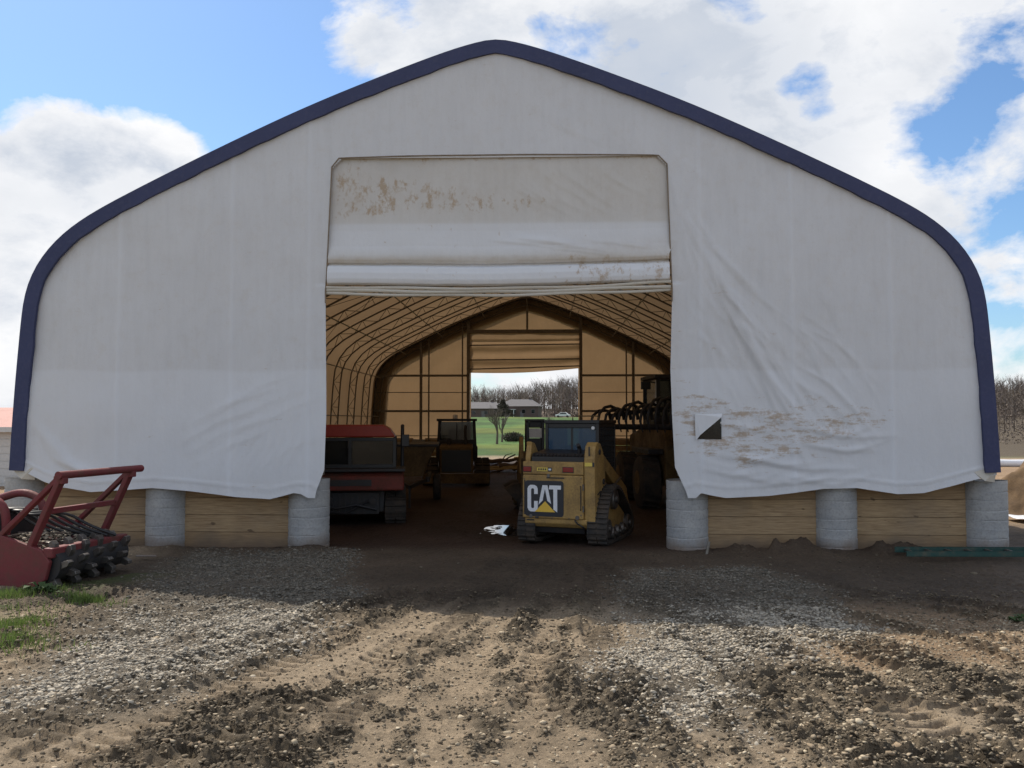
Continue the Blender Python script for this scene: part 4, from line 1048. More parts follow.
# ------------------------------------------------------------------ red tracked machine on the left inside
def red_machine():
    t = empty('tracked_carrier', (-3.80, 17.3, 0), R(9), 'red and black tracked machine with a wide red hood just inside on the left', 'tracked vehicle')
    tp = [(.0,.12),(.0,.42),(.25,.62),(2.6,.62),(2.95,.4),(2.9,.1),(2.6,.02),(.25,.02)]
    for s_ in (-1, 1):
        a, b = (.66, 1.08) if s_ > 0 else (-1.08, -.66)
        track(t, tp, a, b, .13, .04, .04, ((.3,.3,.22),(2.6,.3,.22),(.9,.2,.14),(1.4,.2,.14),(1.9,.2,.14)), 'steel', 'dark')
    MB().prism([(.1,.25),(.1,.68),(2.9,.9),(2.9,.3)], -.65, .65, 'x').build('chassis', M['dark'], t, bevel=.02)
    # front: radiator guard with round lamps and pipes
    g_ = MB().box(-.55, .55, -.02, .1, .22, .66).build('radiator_guard', M['dark'], t, bevel=.015)
    mb = MB()
    for i in range(9): mb.box(-.5+i*.12, -.47+i*.12, -.045, -.02, .26, .62)
    mb.build('guard_bars', M['dark'], g_)
    mb = MB(); mb.tube([(-.6,-.1,.45),(-.3,-.16,.35),(.1,-.14,.42),(.5,-.1,.32)], .025, 8); mb.tube([(-.5,-.08,.3),(-.1,-.14,.25),(.35,-.1,.5)], .02, 8); mb.build('hydraulic_hose', M['black'], t, True)
    for x in (-.42, .42): MB().tube([(x,-.05,.5),(x,-.12,.5)], .07, 16).build('head_lamp', M['dark'], t, True)
    # red hood
    hd = MB().prism([(-.22,.70),(-.20,.98),(-.05,1.06),(.9,1.10),(.9,.70)], -1.04, 1.04, 'x').build('hood', M['redhood'], t, bevel=.04, seg=3)
    MB().box(-1.06, 1.06, -.20, .95, 1.075, 1.13).build('hood_top', M['dark'], hd, bevel=.01)
    MB().box(-.4,.4,-.235,-.215,.80,.92).build('hood_vent', M['dark'], hd)
    # cab
    cab = MB(); x0, x1, y0, y1, z0, z1 = -.84, .84, .35, 1.9, 1.10, 1.74
    for x in (x0, -.06, x1): cab.box(x-.035, x+.035, y0-.03, y0+.03, z0, z1)
    for x in (x0, x1): cab.box(x-.035, x+.035, y1-.03, y1+.03, z0, z1); cab.box(x-.03, x+.03, y0+.03, y1-.03, z0, z0+.1); cab.box(x-.03, x+.03, 1.0, 1.07, z0, z1)
    cab.box(x0, x1, y0-.028, y0+.028, z0, z0+.1); cab.box(x0, x1, y0-.028, y0+.028, z1-.07, z1); cab.box(x0, x1, y1-.028, y1+.028, z0, z0+.3)
    cb = cab.build('cab', M['black'], t, bevel=.008)
    MB().box(x0+.035, -.10, y0-.005, y0+.005, z0+.1, z1-.07).build('windscreen', M['glass_dark'], cb)
    MB().box(-.02, x1-.035, y0-.005, y0+.005, z0+.1, z1-.07).build('windscreen', M['glass_dark'], cb)
    for x in (x0, x1): MB().box(x-.005, x+.005, y0+.03, y1-.03, z0+.1, z1-.02).build('side_window', M['glass_dark'], cb)
    MB().box(-.3,.3,1.2,1.35,.9,1.5).build('seat', M['black'], cb, bevel=.04)
    # roof with sloped shoulders
    rf = MB().prism([(-.93,1.75),(-.88,1.93),(-.74,2.0),(.60,2.0),(.74,1.92),(.86,1.75)], .24, 2.0, 'y').build('cab_roof', M['redcab'], t, bevel=.03, seg=3)
    mb = MB(); mb.tube([(1.0,.9,1.1),(1.0,.9,1.9),(1.0,1.0,1.98)], .04, 10); mb.tube([(1.08,.9,1.6),(1.08,.9,1.75)], .03, 8); mb.build('exhaust_stack', M['dark'], t, True)
    MB().box(.98,1.14,.5,.54,1.55,1.80).build('mirror', M['black'], t, bevel=.01)
red_machine()

def yellow_trailer():
    t = empty('hopper_trailer', (-3.25, 21.6, 0), R(6), 'old yellow hopper trailer behind the red and black machine', 'trailer')
    MB().prism([(-.35,.95),(-.62,1.45),(.62,1.45),(.35,.95),(.3,.7),(-.3,.7)], 0, 2.4, 'y').build('hopper', M['yellow2'], t, bevel=.015)
    MB().box(-.66,.66,-.03,2.43,1.44,1.50).build('rim_rail', M['dark'], t, bevel=.01)
    mb = MB(); mb.bar((-.4,0,.62),(-.4,2.4,.62),.09,.12); mb.bar((.4,0,.62),(.4,2.4,.62),.09,.12); mb.bar((-.4,.1,.62),(0,-.9,.5),.07,.08); mb.bar((.4,.1,.62),(0,-.9,.5),.07,.08)
    mb.bar((0,-.85,.5),(0,-.85,.0),.05); mb.build('chassis', M['dark'], t)
    for x in (-.62, .62):
        w = MB().tube([(x-.1,1.3,.34),(x-.07,1.3,.34),(x+.07,1.3,.34),(x+.1,1.3,.34)], [.3,.34,.34,.3], 22).build('wheel', M['rubber'], t, True)
        MB().tube([(x-.11,1.3,.34),(x+.11,1.3,.34)], .15, 14).build('rim', M['yellow2'], w, True)
yellow_trailer()

def dozer():
    t = empty('crawler_tractor', (-2.72, 27.6, 0), R(5), 'dark mud-caked crawler tractor with white roof beacon in the middle of the shed', 'bulldozer'); t.scale = (1.15, 1, 1.02)
    tp = [(.0,.15),(.0,.55),(.3,.78),(2.4,.78),(2.8,.5),(2.75,.12),(2.5,.02),(.3,.02)]
    for s_ in (-1, 1):
        a, b = (.52, .93) if s_ > 0 else (-.93, -.52)
        track(t, tp, a, b, .17, .05, .05, ((.38,.4,.3),(2.4,.4,.3),(.95,.2,.12),(1.35,.2,.12),(1.75,.2,.12)), 'steel', 'yellow2')
    nose = MB().prism([(-.05,.42),(-.05,1.16),(.05,1.24),(1.3,1.30),(1.3,.4)], -.46, .46, 'x').build('engine_hood', M['yellow2'], t, bevel=.03)
    MB().box(-.40,.40,-.075,-.05,.46,1.12).build('radiator_grille', M['black'], nose)
    mb = MB()
    for i in range(10): mb.box(-.38,.38,-.085,-.075,.5+i*.06,.52+i*.06)
    mb.build('grille_bars', M['dark'], nose)
    mb = MB(); mb.box(-.9,.9,-.5,-.42,.12,.42); mb.bar((-.6,-.4,.25),(-.6,.7,.35),.1,.14); mb.bar((.6,-.4,.25),(.6,.7,.35),.1,.14); mb.build('push_frame', M['yellow2'], t, bevel=.01)
    MB().prism([(1.3,.7),(1.3,1.2),(2.5,1.2),(2.5,.7)], -.60, .60, 'x').build('cab_floor', M['dark'], t, bevel=.02)
    cab = MB()
    for x, y in ((-.54,1.15),(.54,1.15),(-.54,2.35),(.54,2.35)): cab.bar((x,y,1.0),(x*.92,y+(.05 if y < 2 else -.05),2.02),.09,.08)
    cab.bar((0,1.16,1.3),(0,1.2,2.0),.03)
    cab.box(-.58,.58,1.1,2.42,2.02,2.10); cab.box(-.5,.5,1.15,1.2,1.2,1.42)
    cb = cab.build('roll_cage', M['dark'], t, bevel=.01)
    MB().box(-.48,.48,1.18,1.186,1.42,2.0).build('windscreen', M['glass_dark'], cb)
    mb = MB(); mb.box(-.25,.25,1.75,1.9,1.1,1.75); mb.box(-.25,.25,1.5,1.8,1.1,1.3); mb.build('seat', M['black'], cb, bevel=.04)
    MB().lathe([(.07,2.10),(.07,2.16),(.065,2.22),(.02,2.24)], -.05, 1.5, 14).build('beacon', M['white'], cb, True)
    MB().tube([(.25,.7,1.28),(.25,.7,1.8),(.25,.78,1.86)], .04, 10).build('exhaust_stack', M['dark'], t, True)
    MB().tube([(-.22,.6,1.28),(-.22,.6,1.45)], .06, 12).build('air_cleaner', M['dark'], t, True)
dozer()

def skidder():
    t = empty('grapple_loader', (3.45, 20.2, 0), R(6), 'tall dark loader holding up a curved-tine rake at the right of the shed', 'loader')
    for (x, y) in ((-.85,.9),(.85,.9),(-.85,3.3),(.85,3.3)):
        w = MB().tube([(x-.24,y,.62),(x-.19,y,.62),(x+.19,y,.62),(x+.24,y,.62)], [.55,.63,.63,.55], 28)
        for k in range(20):
            a = k*math.pi/10; c, s = math.cos(a), math.sin(a)
            w.bar((x-.2,y+.62*c,.62+.62*s),(x+.2,y+.62*math.cos(a+.15),.62+.62*math.sin(a+.15)),.07,.06)
        wt = w.build('tyre', M['rubber'], t, True)
        MB().tube([(x-.25,y,.62),(x+.25,y,.62)], .28, 18).build('rim', M['yellow2'], wt, True)
    body = MB(); body.prism([(.2,.55),(.1,1.5),(.5,1.95),(2.0,2.0),(4.2,1.7),(4.3,.7)], -.58, .58, 'x'); bd = body.build('body', M['yellow2'], t, bevel=.03)
    mb = MB(); mb.box(-.95,-.6,.3,2.2,1.30,1.42); mb.box(.6,.95,.3,2.2,1.30,1.42); mb.build('fender', M['dark'], bd, bevel=.01)
    cab = MB(); x0,x1,y0,y1,z0,z1 = -.50,.62,1.2,2.6,1.9,3.12
    for (x, y) in ((x0,y0),(x1,y0),(x0,y1),(x1,y1)): cab.box(x-.05,x+.05,y-.05,y+.05,z0,z1)
    cab.box(x0-.1,x1+.1,y0-.12,y1+.1,z1,z1+.09); cab.box(x0,x1,y0-.04,y0+.04,z0,z0+.3); cab.box(x0-.04,x0+.04,y0,y1,z0,z0+.35); cab.box(x1-.04,x1+.04,y0,y1,z0,z0+.35)
    cb = cab.build('cab', M['dark'], t, bevel=.012)
    MB().box(x0+.06,x1-.06,y0-.006,y0+.006,z0+.3,z1-.03).build('windscreen', M['glass_dark'], cb)
    MB().box(x0-.006,x0+.006,y0+.06,y1-.06,z0+.35,z1-.03).build('side_window', M['glass'], cb)
    MB().box(x0-.075,x0-.055,y0-.06,y0-.02,z0+.45,z1-.05).build('pillar_glare', M['white'], cb)  # white strip painting the glare on the window pillar
    mb = MB(); mb.tube([(x0,y0,3.0),(x0-.32,y0-.15,3.04)], .02, 6); mb.build('mirror_arm', M['black'], cb)
    MB().box(x0-.46,x0-.22,y0-.2,y0-.15,2.84,3.04).build('mirror', M['black'], cb, bevel=.015)
    # boom and tine rake, raised
    for x in (-.35,.35):
        MB().prism([(.7,1.8),(.5,2.05),(-.7,1.75),(-1.2,1.3),(-1.05,1.15),(-.6,1.45),(.5,1.7)], x-.06, x+.06, 'x').build('boom_arm', M['yellow2'], t, bevel=.01)
    rk = empty('rake', (-1.30, -.6, 2.00), R(-48)); rk.scale = (1.25, 1, 1.1); rk.parent = t
    MB().tube([(-.9,.1,-.05),(.95,.1,-.05)], .06, 10).build('rake_beam', M['dark'], rk, True)
    MB().tube([(-.85,.25,.18),(.95,.25,.42)], .045, 10).build('rake_top_bar', M['dark'], rk, True)
    for i in range(12):
        x = -.85 + i*.155; hz = .30 + .06*math.sin(i*1.7) + .022*i
        MB().tube([(x,.25,.1),(x,.18,hz*.9),(x,.0,hz),(x,-.22,hz*.92),(x-.02,-.38,hz*.6),(x-.03,-.42,hz*.15),(x-.03,-.33,-.15)], [.035,.035,.035,.032,.03,.026,.012], 7).build('tine', M['dark'], rk, True)
skidder()

# timber by the far doorway, each log its own object
def logs():
    r = random.Random(9)
    kinds = [('bare crooked log','log'),('split pale board','board')]
    desc = ['thick dark log lying lowest, nearest in the heap by the far doorway','thin crooked branch sticking up from the left of the far heap','pale split board lying along the far doorway heap',
            'long dark pole lying across the top of the far doorway heap','forked grey branch at the right end of the far heap','short pale offcut on the ground beside the far heap',
            'dark squared beam at the back of the far doorway heap','thin pole leaning to the right on the far heap','bent branch arching over the middle of the far heap','pale plank end lying beyond the far heap in the sun']
    for k in range(10):
        x = -2.2 + .19*k + r.uniform(-.1,.1); y = 36 + r.uniform(-.8,1.0); ln = r.uniform(1.2,2.2); a = r.uniform(-.25,.35)
        pale = k in (2,5,9); rad = .05 if k in (1,4,7,8) else .10
        z0_ = (.10 if pale else .16) + .05*(k % 4) + (.12 if k == 3 else 0)
        tilt = {1:.45, 7:.3, 8:.2, 4:.35}.get(k, .04)
        if k == 9: y = 46.5
        if k == 5: y = 35; x = -1.4
        mb = MB(); d = Vector((math.cos(a), math.sin(a)*.5, math.sin(tilt)))
        if pale: mb.bar(Vector((x,y,z0_))-d*ln/2, Vector((x,y,z0_))+d*ln/2, .22, .06)
        else:
            pts = [Vector((x,y,z0_))+d*ln*(q/6-.5)+Vector((0,r.uniform(-.04,.04),r.uniform(-.03,.05))) for q in range(7)]
            mb.tube(pts, [rad*(1-.07*q) for q in range(7)], 9)
        if k in (1,4,8): 
            e = Vector((x,y,z0_)) + d*ln*.15; mb.tube([e, e+Vector((.2,.05,.28)), e+Vector((.5,.1,.38))], [.03,.022,.008], 6)
        o = mb.build('board' if pale else 'log', M['straw'] if pale else M['bark'], None, not pale)
        tag(o, desc[k], 'timber', 'timber heaped by the far doorway')
logs()

# ------------------------------------------------------------------ forestry mulcher (left foreground)
def mulcher():
    P1 = Vector((-6.17, 10.75, 0)); ang = R(-10)
    t = empty('forestry_mulcher', P1, ang, 'red forestry mulcher head with push bar frame and toothed drum at the left', 'mulcher')
    # local x = towards the drum side (right in the picture), y = along the drum
    V0, V1 = 0, 1.42
    for v in (V0, V1):
        MB().prism([(-1.45,.12),(-1.50,.62),(-1.0,.72),(-.52,.60),(-.08,.47),(.04,.33),(-.02,.10),(-.2,.0),(-.9,-.01)], v-.03, v+.03, 'y').build('side_plate', M['red'], t, bevel=.012)
    MB().prism([(-1.35,.46),(-.9,.50),(-.48,.50),(-.0,.40),(-.0,.35),(-.53,.42),(-1.35,.38)], V0+.03, V1-.03, 'y').build('deck', M['red'], t, bevel=.01)
    MB().box(-.07,.07,V0-.02,V1+.04,.37,.50).build('front_beam', M['red'], t, bevel=.02)
    # drum with cutter teeth
    dr = MB().tube([(-.06,V0+.04,.27),(-.06,V1-.04,.27)], .20, 28).build('drum', M['dark'], t, True)
    rings = 9
    for k in range(rings):
        v = V0+.10+k*(V1-V0-.2)/(rings-1)
        for q in range(5):
            mb = MB(); a = q*2*math.pi/5 + k*.7; c, s_ = math.cos(a), math.sin(a)
            p0 = Vector((-.06+.17*c, v, .27+.17*s_)); p1 = Vector((-.06+.285*c-.03*s_, v, .27+.285*s_+.03*c))
            mb.prism([(p0.x-.045*s_, p0.z+.045*c), (p0.x+.05*s_, p0.z-.05*c), (p1.x+.035*s_, p1.z-.035*c), (p1.x+.03*c-.02*s_, p1.z+.03*s_+.02*c), (p1.x-.045*s_, p1.z+.045*c)], v-.045, v+.045, 'y')
            mb.build('tooth', M['steel'], dr, bevel=.006)
    mb = MB()
    for k in range(12): mb.box(.055,.085,V0+.07+k*.108,V0+.11+k*.108,.25,.38)
    mb.build('counter_teeth', M['steel'], t)
    # frame: leaning posts, braces, two cross bars
    top = lambda v: Vector((.16, v, 1.41))
    def base(v): return Vector((-.32, v, .42))
    MB().tube([top(V0-.06), top(V1+.18)], .05, 14).build('push_bar', M['red'], t, True)
    for v in (V0+.03, V1-.03):
        MB().bar(top(v), base(v), .07, .11, up=(0,1,0)).build('post', M['red'], t, bevel=.01)
        MB().bar(top(v)+Vector((-.03,.0,-.02)), Vector((-.85, v, .52)), .06, .09, up=(0,1,0)).build('brace', M['red'], t, bevel=.01)
        MB().box(.06,.20,v-.05,v+.05,1.30,1.40).build('gusset', M['red'], t, bevel=.01)
    mid = lambda v: top(v).lerp(base(v), .47)
    MB().bar(mid(V0+.05)+Vector((-.02,0,0)), mid(V1-.05)+Vector((-.02,0,0)), .07, .07).build('cross_bar', M['red'], t, bevel=.008)
    # coupler hood behind
    for v in (.18, .85):
        mb = MB(); pts = chaikin([(-1.5,v,1.02),(-1.15,v,1.12),(-.85,v,1.03),(-.78,v,.8),(-.80,v,.45)], 2, False); mb.tube(pts, .055, 10); mb.build('hose_guard', M['red'], t, True)
    MB().box(-1.6,-.95,.22,.95,.42,.90).build('motor_housing', M['dark'], t, bevel=.04)
    MB().tube([(-1.1,.25,.80),(-1.1,.05,.80)], .12, 18).build('motor', M['black'], t, True)
    rr2 = random.Random(3)
    for k in range(6):
        x = -1.25 + .1*k
        pts = chaikin([(x,.3+.05*k,.9),(x+.12,.35,1.0-.03*k),(x+.35,.45+.06*k,.88),(x+.6,.6+.07*k,.66),(x+.85,.9+.05*k,.52)], 2, False)
        MB().tube(pts, .020, 8).build('hydraulic_hose', M['black'], t, True)
    # chips and trash lying on the deck
    n = 900; u = rng.uniform(-1.05,-.08,n); v = rng.uniform(.12,1.3,n); h = .05*np.exp(-((u+.52)/.35)**2)
    zt = np.interp(u, [-1.35,-.9,-.48,.0], [.47,.51,.51,.41]) + rng.uniform(0,1,n)*(h+.01)*2.2
    lx = u; ly = v; ca, sa = math.cos(ang), math.sin(ang)
    sz = rng.uniform(.012,.034,n); g_ = rng.uniform(.8,1.7,n)[:,None]
    me = rocks('wood_chip_litter', np.stack([lx,ly],1), zt, sz, np.array([[.25,.215,.165]])*g_, M['rock'], 'grey wood chips heaped on the red mulcher deck', .35)
    me.location = P1; me.rotation_euler = (0,0,ang); me['category'] = 'wood chips'
    for (a, b) in (((-.90,.5,.60),(-.12,1.15,.53)), ((-.78,.25,.60),(-.15,1.3,.56))):
        o = MB().bar(Vector(a), Vector(b), .10, .03).build('bark_strip', M['bark'], None, bevel=.006)
        o.location = P1; o.rotation_euler = (0,0,ang); tag(o, 'long dark bark strip lying on the chips, ' + ('the nearer one' if a[0] < -.85 else 'the farther one'), 'bark strip')
mulcher()

# ------------------------------------------------------------------ ladder, stake, board
def ladder():
    ax_, ay = 5.44, 13.30
    t = empty('ladder', (ax_, ay, .06), R(1.0), 'green fibreglass ladder lying on the mud by the right timber wall', 'ladder')
    L = 3.9
    for y in (0, .42):
        mb = MB(); mb.box(0, L, y-.014, y-.008, 0, .085); mb.box(0, L, y-.014, y+.014, 0, .006); mb.box(0, L, y-.014, y+.014, .079, .085); mb.build('rail', M['green_fg'], t)
    for k in range(13):
        x = .16 + k*.305; MB().box(x-.018, x+.018, -.005, .425, .03, .058).build('rung', M['steel'], t, bevel=.005)
ladder()
o = MB().tube([(0,0,-.1),(.07,.02,.22)], .022, 8).build('stake', M['galv'], None, True); o.location = (*G(705,556), .0); tag(o, 'short pale metal stake leaning at the right door pier', 'stake')
o = MB().box(-.14,.14,-.035,.035,.0,.02).build('scrap_board', M['concrete'], None, bevel=.004); gx, gy = G(146,560); o.location = (gx, gy, .05); o.rotation_euler = (0,.05,.3); tag(o, 'small pale scrap board on the ground below the left timber wall', 'board')

# ------------------------------------------------------------------ grass and weeds
def tufts():
    V = []; Cc = []
    spots_ = [(12,598,.28,.25,500),(85,601,.20,.13,650),(70,598,.3,.2,120),(8,645,.35,.30,600),(30,625,.3,.2,300),(-5,630,.4,.25,500),(48,592,.3,.15,200),(35,650,.5,.3,120),(20,610,.6,.3,120),(110,606,.3,.15,50)]
    for (px, py, rx, ry, n_) in spots_:
        gx, gy = G(px, py)
        a = rng.normal(0, .5, (n_, 2)); x = gx + a[:,0]*rx; y = gy + a[:,1]*ry
        mm = masks(x, y); z = height(x, y, mm)
        hh = rng.uniform(.03,.11,n_); an = rng.uniform(0,6.28,n_); w = rng.uniform(.003,.007,n_); lean = rng.uniform(.0,.07,n_); la = rng.uniform(0,6.28,n_)
        b0 = np.stack([x-w*np.cos(an), y-w*np.sin(an), z-.01],1); b1 = np.stack([x+w*np.cos(an), y+w*np.sin(an), z-.01],1)
        tp = np.stack([x+lean*np.cos(la), y+lean*np.sin(la), z+hh],1)
        V.append(np.stack([b0,b1,tp],1)); Cc.append(rng.uniform(.7,1.4,n_))
    V = np.concatenate(V); n_ = len(V); g_ = np.repeat(np.concatenate(Cc), 3)[:,None]
    me = np_mesh('grass', V.reshape(-1,3), np.arange(n_*3).reshape(-1,3)); vattr(me, 'rc', np.array([[.13,.19,.045]])*g_)
    m_, nt, b = nt_new('grass_blades'); a = nt.nodes.new('ShaderNodeAttribute'); a.attribute_name = 'rc'; nt.links.new(a.outputs['Color'], b.inputs['Base Color']); b.inputs['Roughness'].default_value = .7
    tr_ = nt.nodes.new('ShaderNodeBsdfTranslucent'); nt.links.new(a.outputs['Color'], tr_.inputs[0]); mx = nt.nodes.new('ShaderNodeMixShader'); mx.inputs[0].default_value = .35
    nt.links.new(b.outputs[0], mx.inputs[1]); nt.links.new(tr_.outputs[0], mx.inputs[2]); nt.links.new(mx.outputs[0], nt.nodes['Material Output'].inputs[0])
    tag(link('grass', me, m_), 'short green grass tufts in the mud at the left', 'grass', kind='stuff')
    M['grassleaf'] = m_
tufts()
def weed(px, py, label, s=1):
    gx, gy = G(px, py); mb = MB(); r = random.Random(px)
    for k in range(22):
        a = r.uniform(0, 6.28); l = r.uniform(.04,.10)*s; h = r.uniform(.01,.07)*s; w = l*.3; c, q = math.cos(a), math.sin(a); bx, by = r.uniform(-.1,.1)*s, r.uniform(-.07,.07)*s
        mb.raw([(bx,by,0),(bx+c*l*.5-q*w,by+q*l*.5+c*w,h),(bx+c*l,by+q*l,h*.8),(bx+c*l*.5+q*w,by+q*l*.5-c*w,h)], [(0,1,2,3)])
    o = mb.build('weed', M['bushleaf']); o.location = (gx, gy, .02); tag(o, label, 'plant')
weed(46, 594, 'broad-leaved weed between the two grass tufts by the mulcher', 1.6)
weed(1018, 623, 'small green weed on the bare dirt at the right edge')

# ------------------------------------------------------------------ left shed
def shed():
    t = empty('shed', (-15.9, 27.0, 0), R(0), 'low white shed with faded red roof beyond the left corner', 'shed')
    W, D_, H = 3.6, 5.0, 1.75
    MB().box(-W, W, 0, D_, 0, H).build('wall', M['siding'], t, bevel=.02)
    mb = MB()
    for k in range(7): mb.box(-W-.004, W+.004, -.018, -.002, .1+k*.235, .31+k*.235)
    mb.build('siding_boards', M['siding'], t, bevel=.004)
    mb = MB(); mb.prism([(-.25,H),(-.25,H+.1),(D_/2,H+.78),(D_+.25,H+.1),(D_+.25,H)], -W-.2, W+.2, 'x'); rf = mb.build('roof', M['roofred'], t, bevel=.01)
    MB().box(-W-.22, W+.22, -.28, -.25, H-.03, H+.13).build('fascia', M['siding'], rf)
    MB().lathe([(.05,H+.5),(.05,H+.95),(.08,H+.96),(.08,H+1.0)], 2.9, 1.5, 10).build('vent_pipe', M['galv'], rf, True)
shed()
# ------------------------------------------------------------------ right side piles
def heap(name, cx, cy, rx, ry, h, m_, label, cat, seed, rough_=.12, lump=.35):
    xs = np.linspace(-1, 1, 90); X, Y = np.meshgrid(xs, xs); r = np.hypot(X, Y)
    x = cx + X*rx; y = cy + Y*ry
    z = h*sstep(1.0, .15, r + .25*(fbm(x+seed, y, lump*3, 3)-.5)*2) + rough_*(fbm(x+seed*3, y, lump, 5)-.5)*sstep(1, .8, r)*2 - .06
    i = (np.arange(89)[None] + 90*np.arange(89)[:, None]).ravel()
    me = np_mesh(name, np.stack([x.ravel()-cx, y.ravel()-cy, z.ravel()], 1), np.stack([i, i+1, i+91, i+90], 1), True)
    o = link(name, me, m_); o.location = (cx, cy, 0); tag(o, label, cat); return o
M['dirtpile'] = mat('dug_earth', (.20,.13,.07), .95, 0, .7, (.13,.085,.05), 5, 1.0)
heap('dirt_mound', 12.7, 20.6, 3.2, 1.6, 1.75, M['dirtpile'], 'mound of dug brown earth beyond the right corner pier', 'dirt mound', 3, .26, .45)
heap('spoil_heap', 33.0, 50.0, 6.0, 3.0, 1.5, M['straw'], 'straw-coloured heap of split wood beyond the white sheeting', 'wood pile', 8, .35, .5)
M['sheet'] = mat('white_sheeting', (.82,.84,.88), .35, 0, .1, (.6,.6,.6), 2)
mb = MB(); pts = [(x, 40 + .1*math.sin(x), .17 + .02*math.sin(x*2)) for x in np.linspace(19, 34, 30)]; mb.tube(pts, .17, 14)
tag(mb.build('plastic_roll', M['sheet'], None, True), 'long white plastic-wrapped roll behind the dirt mound', 'plastic roll')
X_, Y_ = np.meshgrid(np.linspace(9.7, 13.2, 40), np.linspace(18.2, 19.0, 16)); Z_ = .05 + .08*fbm(X_, Y_, .35, 4)
i = (np.arange(39)[None] + 40*np.arange(15)[:, None]).ravel()
tag(link('plastic_sheet', np_mesh('plastic_sheet', np.stack([X_.ravel(), Y_.ravel(), Z_.ravel()], 1), np.stack([i, i+1, i+41, i+40], 1), True), M['sheet']), 'crumpled white plastic sheet on the ground before the dirt mound', 'plastic sheet')
# ------------------------------------------------------------------ far field: houses, trees, bush, post, car
def gz(x, y):
    X1 = np.array([float(x)]); Y1 = np.array([float(y)]); mm = masks(X1, Y1); return float(height(X1, Y1, mm)[0])
def house(px, Y, w, d, h, rh, m_wall, name, label, rot=0, base=None):
    x = atY(px, 418, Y)[0]; z = gz(x, Y)
    t = empty(name, (x, Y, z-.3), rot, label, 'house')
    MB().box(-w/2, w/2, 0, d, 0, h).build('wall', m_wall, t)
    rf = MB(); rf.raw([(-w/2-.5,-.5,h),(w/2+.5,-.5,h),(w/2+.5,d+.5,h),(-w/2-.5,d+.5,h),(-w/2+d*.35,d/2,h+rh),(w/2-d*.35,d/2,h+rh)], [(0,1,5,4),(1,2,5),(2,3,4,5),(3,0,4),(3,2,1,0)])
    r_ = rf.build('roof', M['roofgrey'], t)
    MB().box(w*.2,w*.2+.7,d/2,d/2+.6,h+rh*.4,h+rh+.7).build('chimney', M['brickhouse'], r_)
    for k in range(4):
        xx = -w*.38 + k*w*.25
        f = MB().box(xx-.6, xx+.6, -.06, -.005, h*.42, h*.76).build('window', M['roofgrey'], t)
        MB().box(xx-.52, xx+.52, -.09, -.065, h*.45, h*.73).build('pane', M['glass_dark'], f)
    MB().box(w*.03, w*.03+1.1, -.05, -.005, .2, 2.4).build('door', M['roofgrey'], t)
    return t
house(480, 285, 16, 9, 3.2, 2.2, M['brickhouse'], 'ranch_house', 'low brown house with grey hipped roof, left one across the field')
hs = house(519, 292, 13, 8, 4.2, 2.4, M['brickhouse'], 'farm_house', 'dark house with pale porch roof, right of the round dark tree across the field', R(-8))
MB().box(-6.2, -1.0, -3.2, -.1, 3.0, 3.2).build('porch_roof', M['siding'], hs)
for x in (-6.0,-3.5,-1.3): MB().box(x-.12, x+.12, -3.1, -2.9, 0, 3.0).build('porch_post', M['siding'], hs)

def branching(mb, p, d, L, r, depth, rg, n=5, up=.25):
    q = p + d*L; mb.tube([p, p+d*L*.5+Vector((rg.uniform(-1,1),rg.uniform(-1,1),0))*L*.05, q], [r, r*.8, r*.6], n if depth > 1 else 3, False)
    if depth == 0: return
    for k in range(rg.choice((2,3,3))):
        nd = (d + Vector((rg.uniform(-.8,.8), rg.uniform(-.8,.8), rg.uniform(-.2,.5)+up*.3))).normalized()
        branching(mb, p + d*L*rg.uniform(.45,1.0), nd, L*rg.uniform(.6,.8), r*.6, depth-1, rg, n, up)
def bare_tree(px, Y, h, label, seed):
    x = atY(px, 418, Y)[0]; t = empty('bare_tree', (x, Y, gz(x, Y)-.05), 0, label, 'tree'); rg = random.Random(seed)
    MB().tube([(0,0,0),(.03*h*.3,0,h*.25),(.0,0,h*.5)], [.03*h,.022*h,.016*h], 8).build('trunk', M['bark'], t, True)
    mb = MB()
    for k in range(9):
        a = rg.uniform(0,6.28); z = h*rg.uniform(.2,.5)
        branching(mb, Vector((0,0,z)), Vector((math.cos(a)*.5, math.sin(a)*.5, .9)).normalized(), h*.2, .011*h, 4, rg, 4)
    mb.build('crown', M['twig'], t)
bare_tree(497, 76, 3.9, 'small bare tree in the green field, left one of two', 4)
bare_tree(502, 82, 3.5, 'slim bare tree in the green field, right one of two', 9)
bare_tree(551, 100, 2.6, 'lone thin sapling in the field right of the two bare trees', 12)
def evergreen(px, Y, h, w, label, seed):
    x = atY(px, 418, Y)[0]; t = empty('round_tree', (x, Y, gz(x, Y)-.1), 0, label, 'tree'); r_ = np.random.default_rng(seed)
    MB().tube([(0,0,0),(0,0,h*.9)], [.25,.04], 8).build('trunk', M['bark'], t, True)
    n_ = 5000; z = h*(.08+.92*r_.random(n_)**1.1); rad = w*(1-z/h)**.75*(r_.random(n_)**.4)*(1+.25*np.sin(z*4)); a = r_.uniform(0,6.28,n_)
    c = np.stack([rad*np.cos(a), rad*np.sin(a), z],1); s1 = r_.normal(0,.22,(n_,3)); s2 = r_.normal(0,.22,(n_,3)); V = np.stack([c, c+s1, c+s2],1)
    link('crown', np_mesh('crown', V.reshape(-1,3), np.arange(n_*3).reshape(-1,3)), M['evergreen'], t)
evergreen(503, 270, 5.2, 3.4, 'dark round-crowned tree between the two far houses', 1)
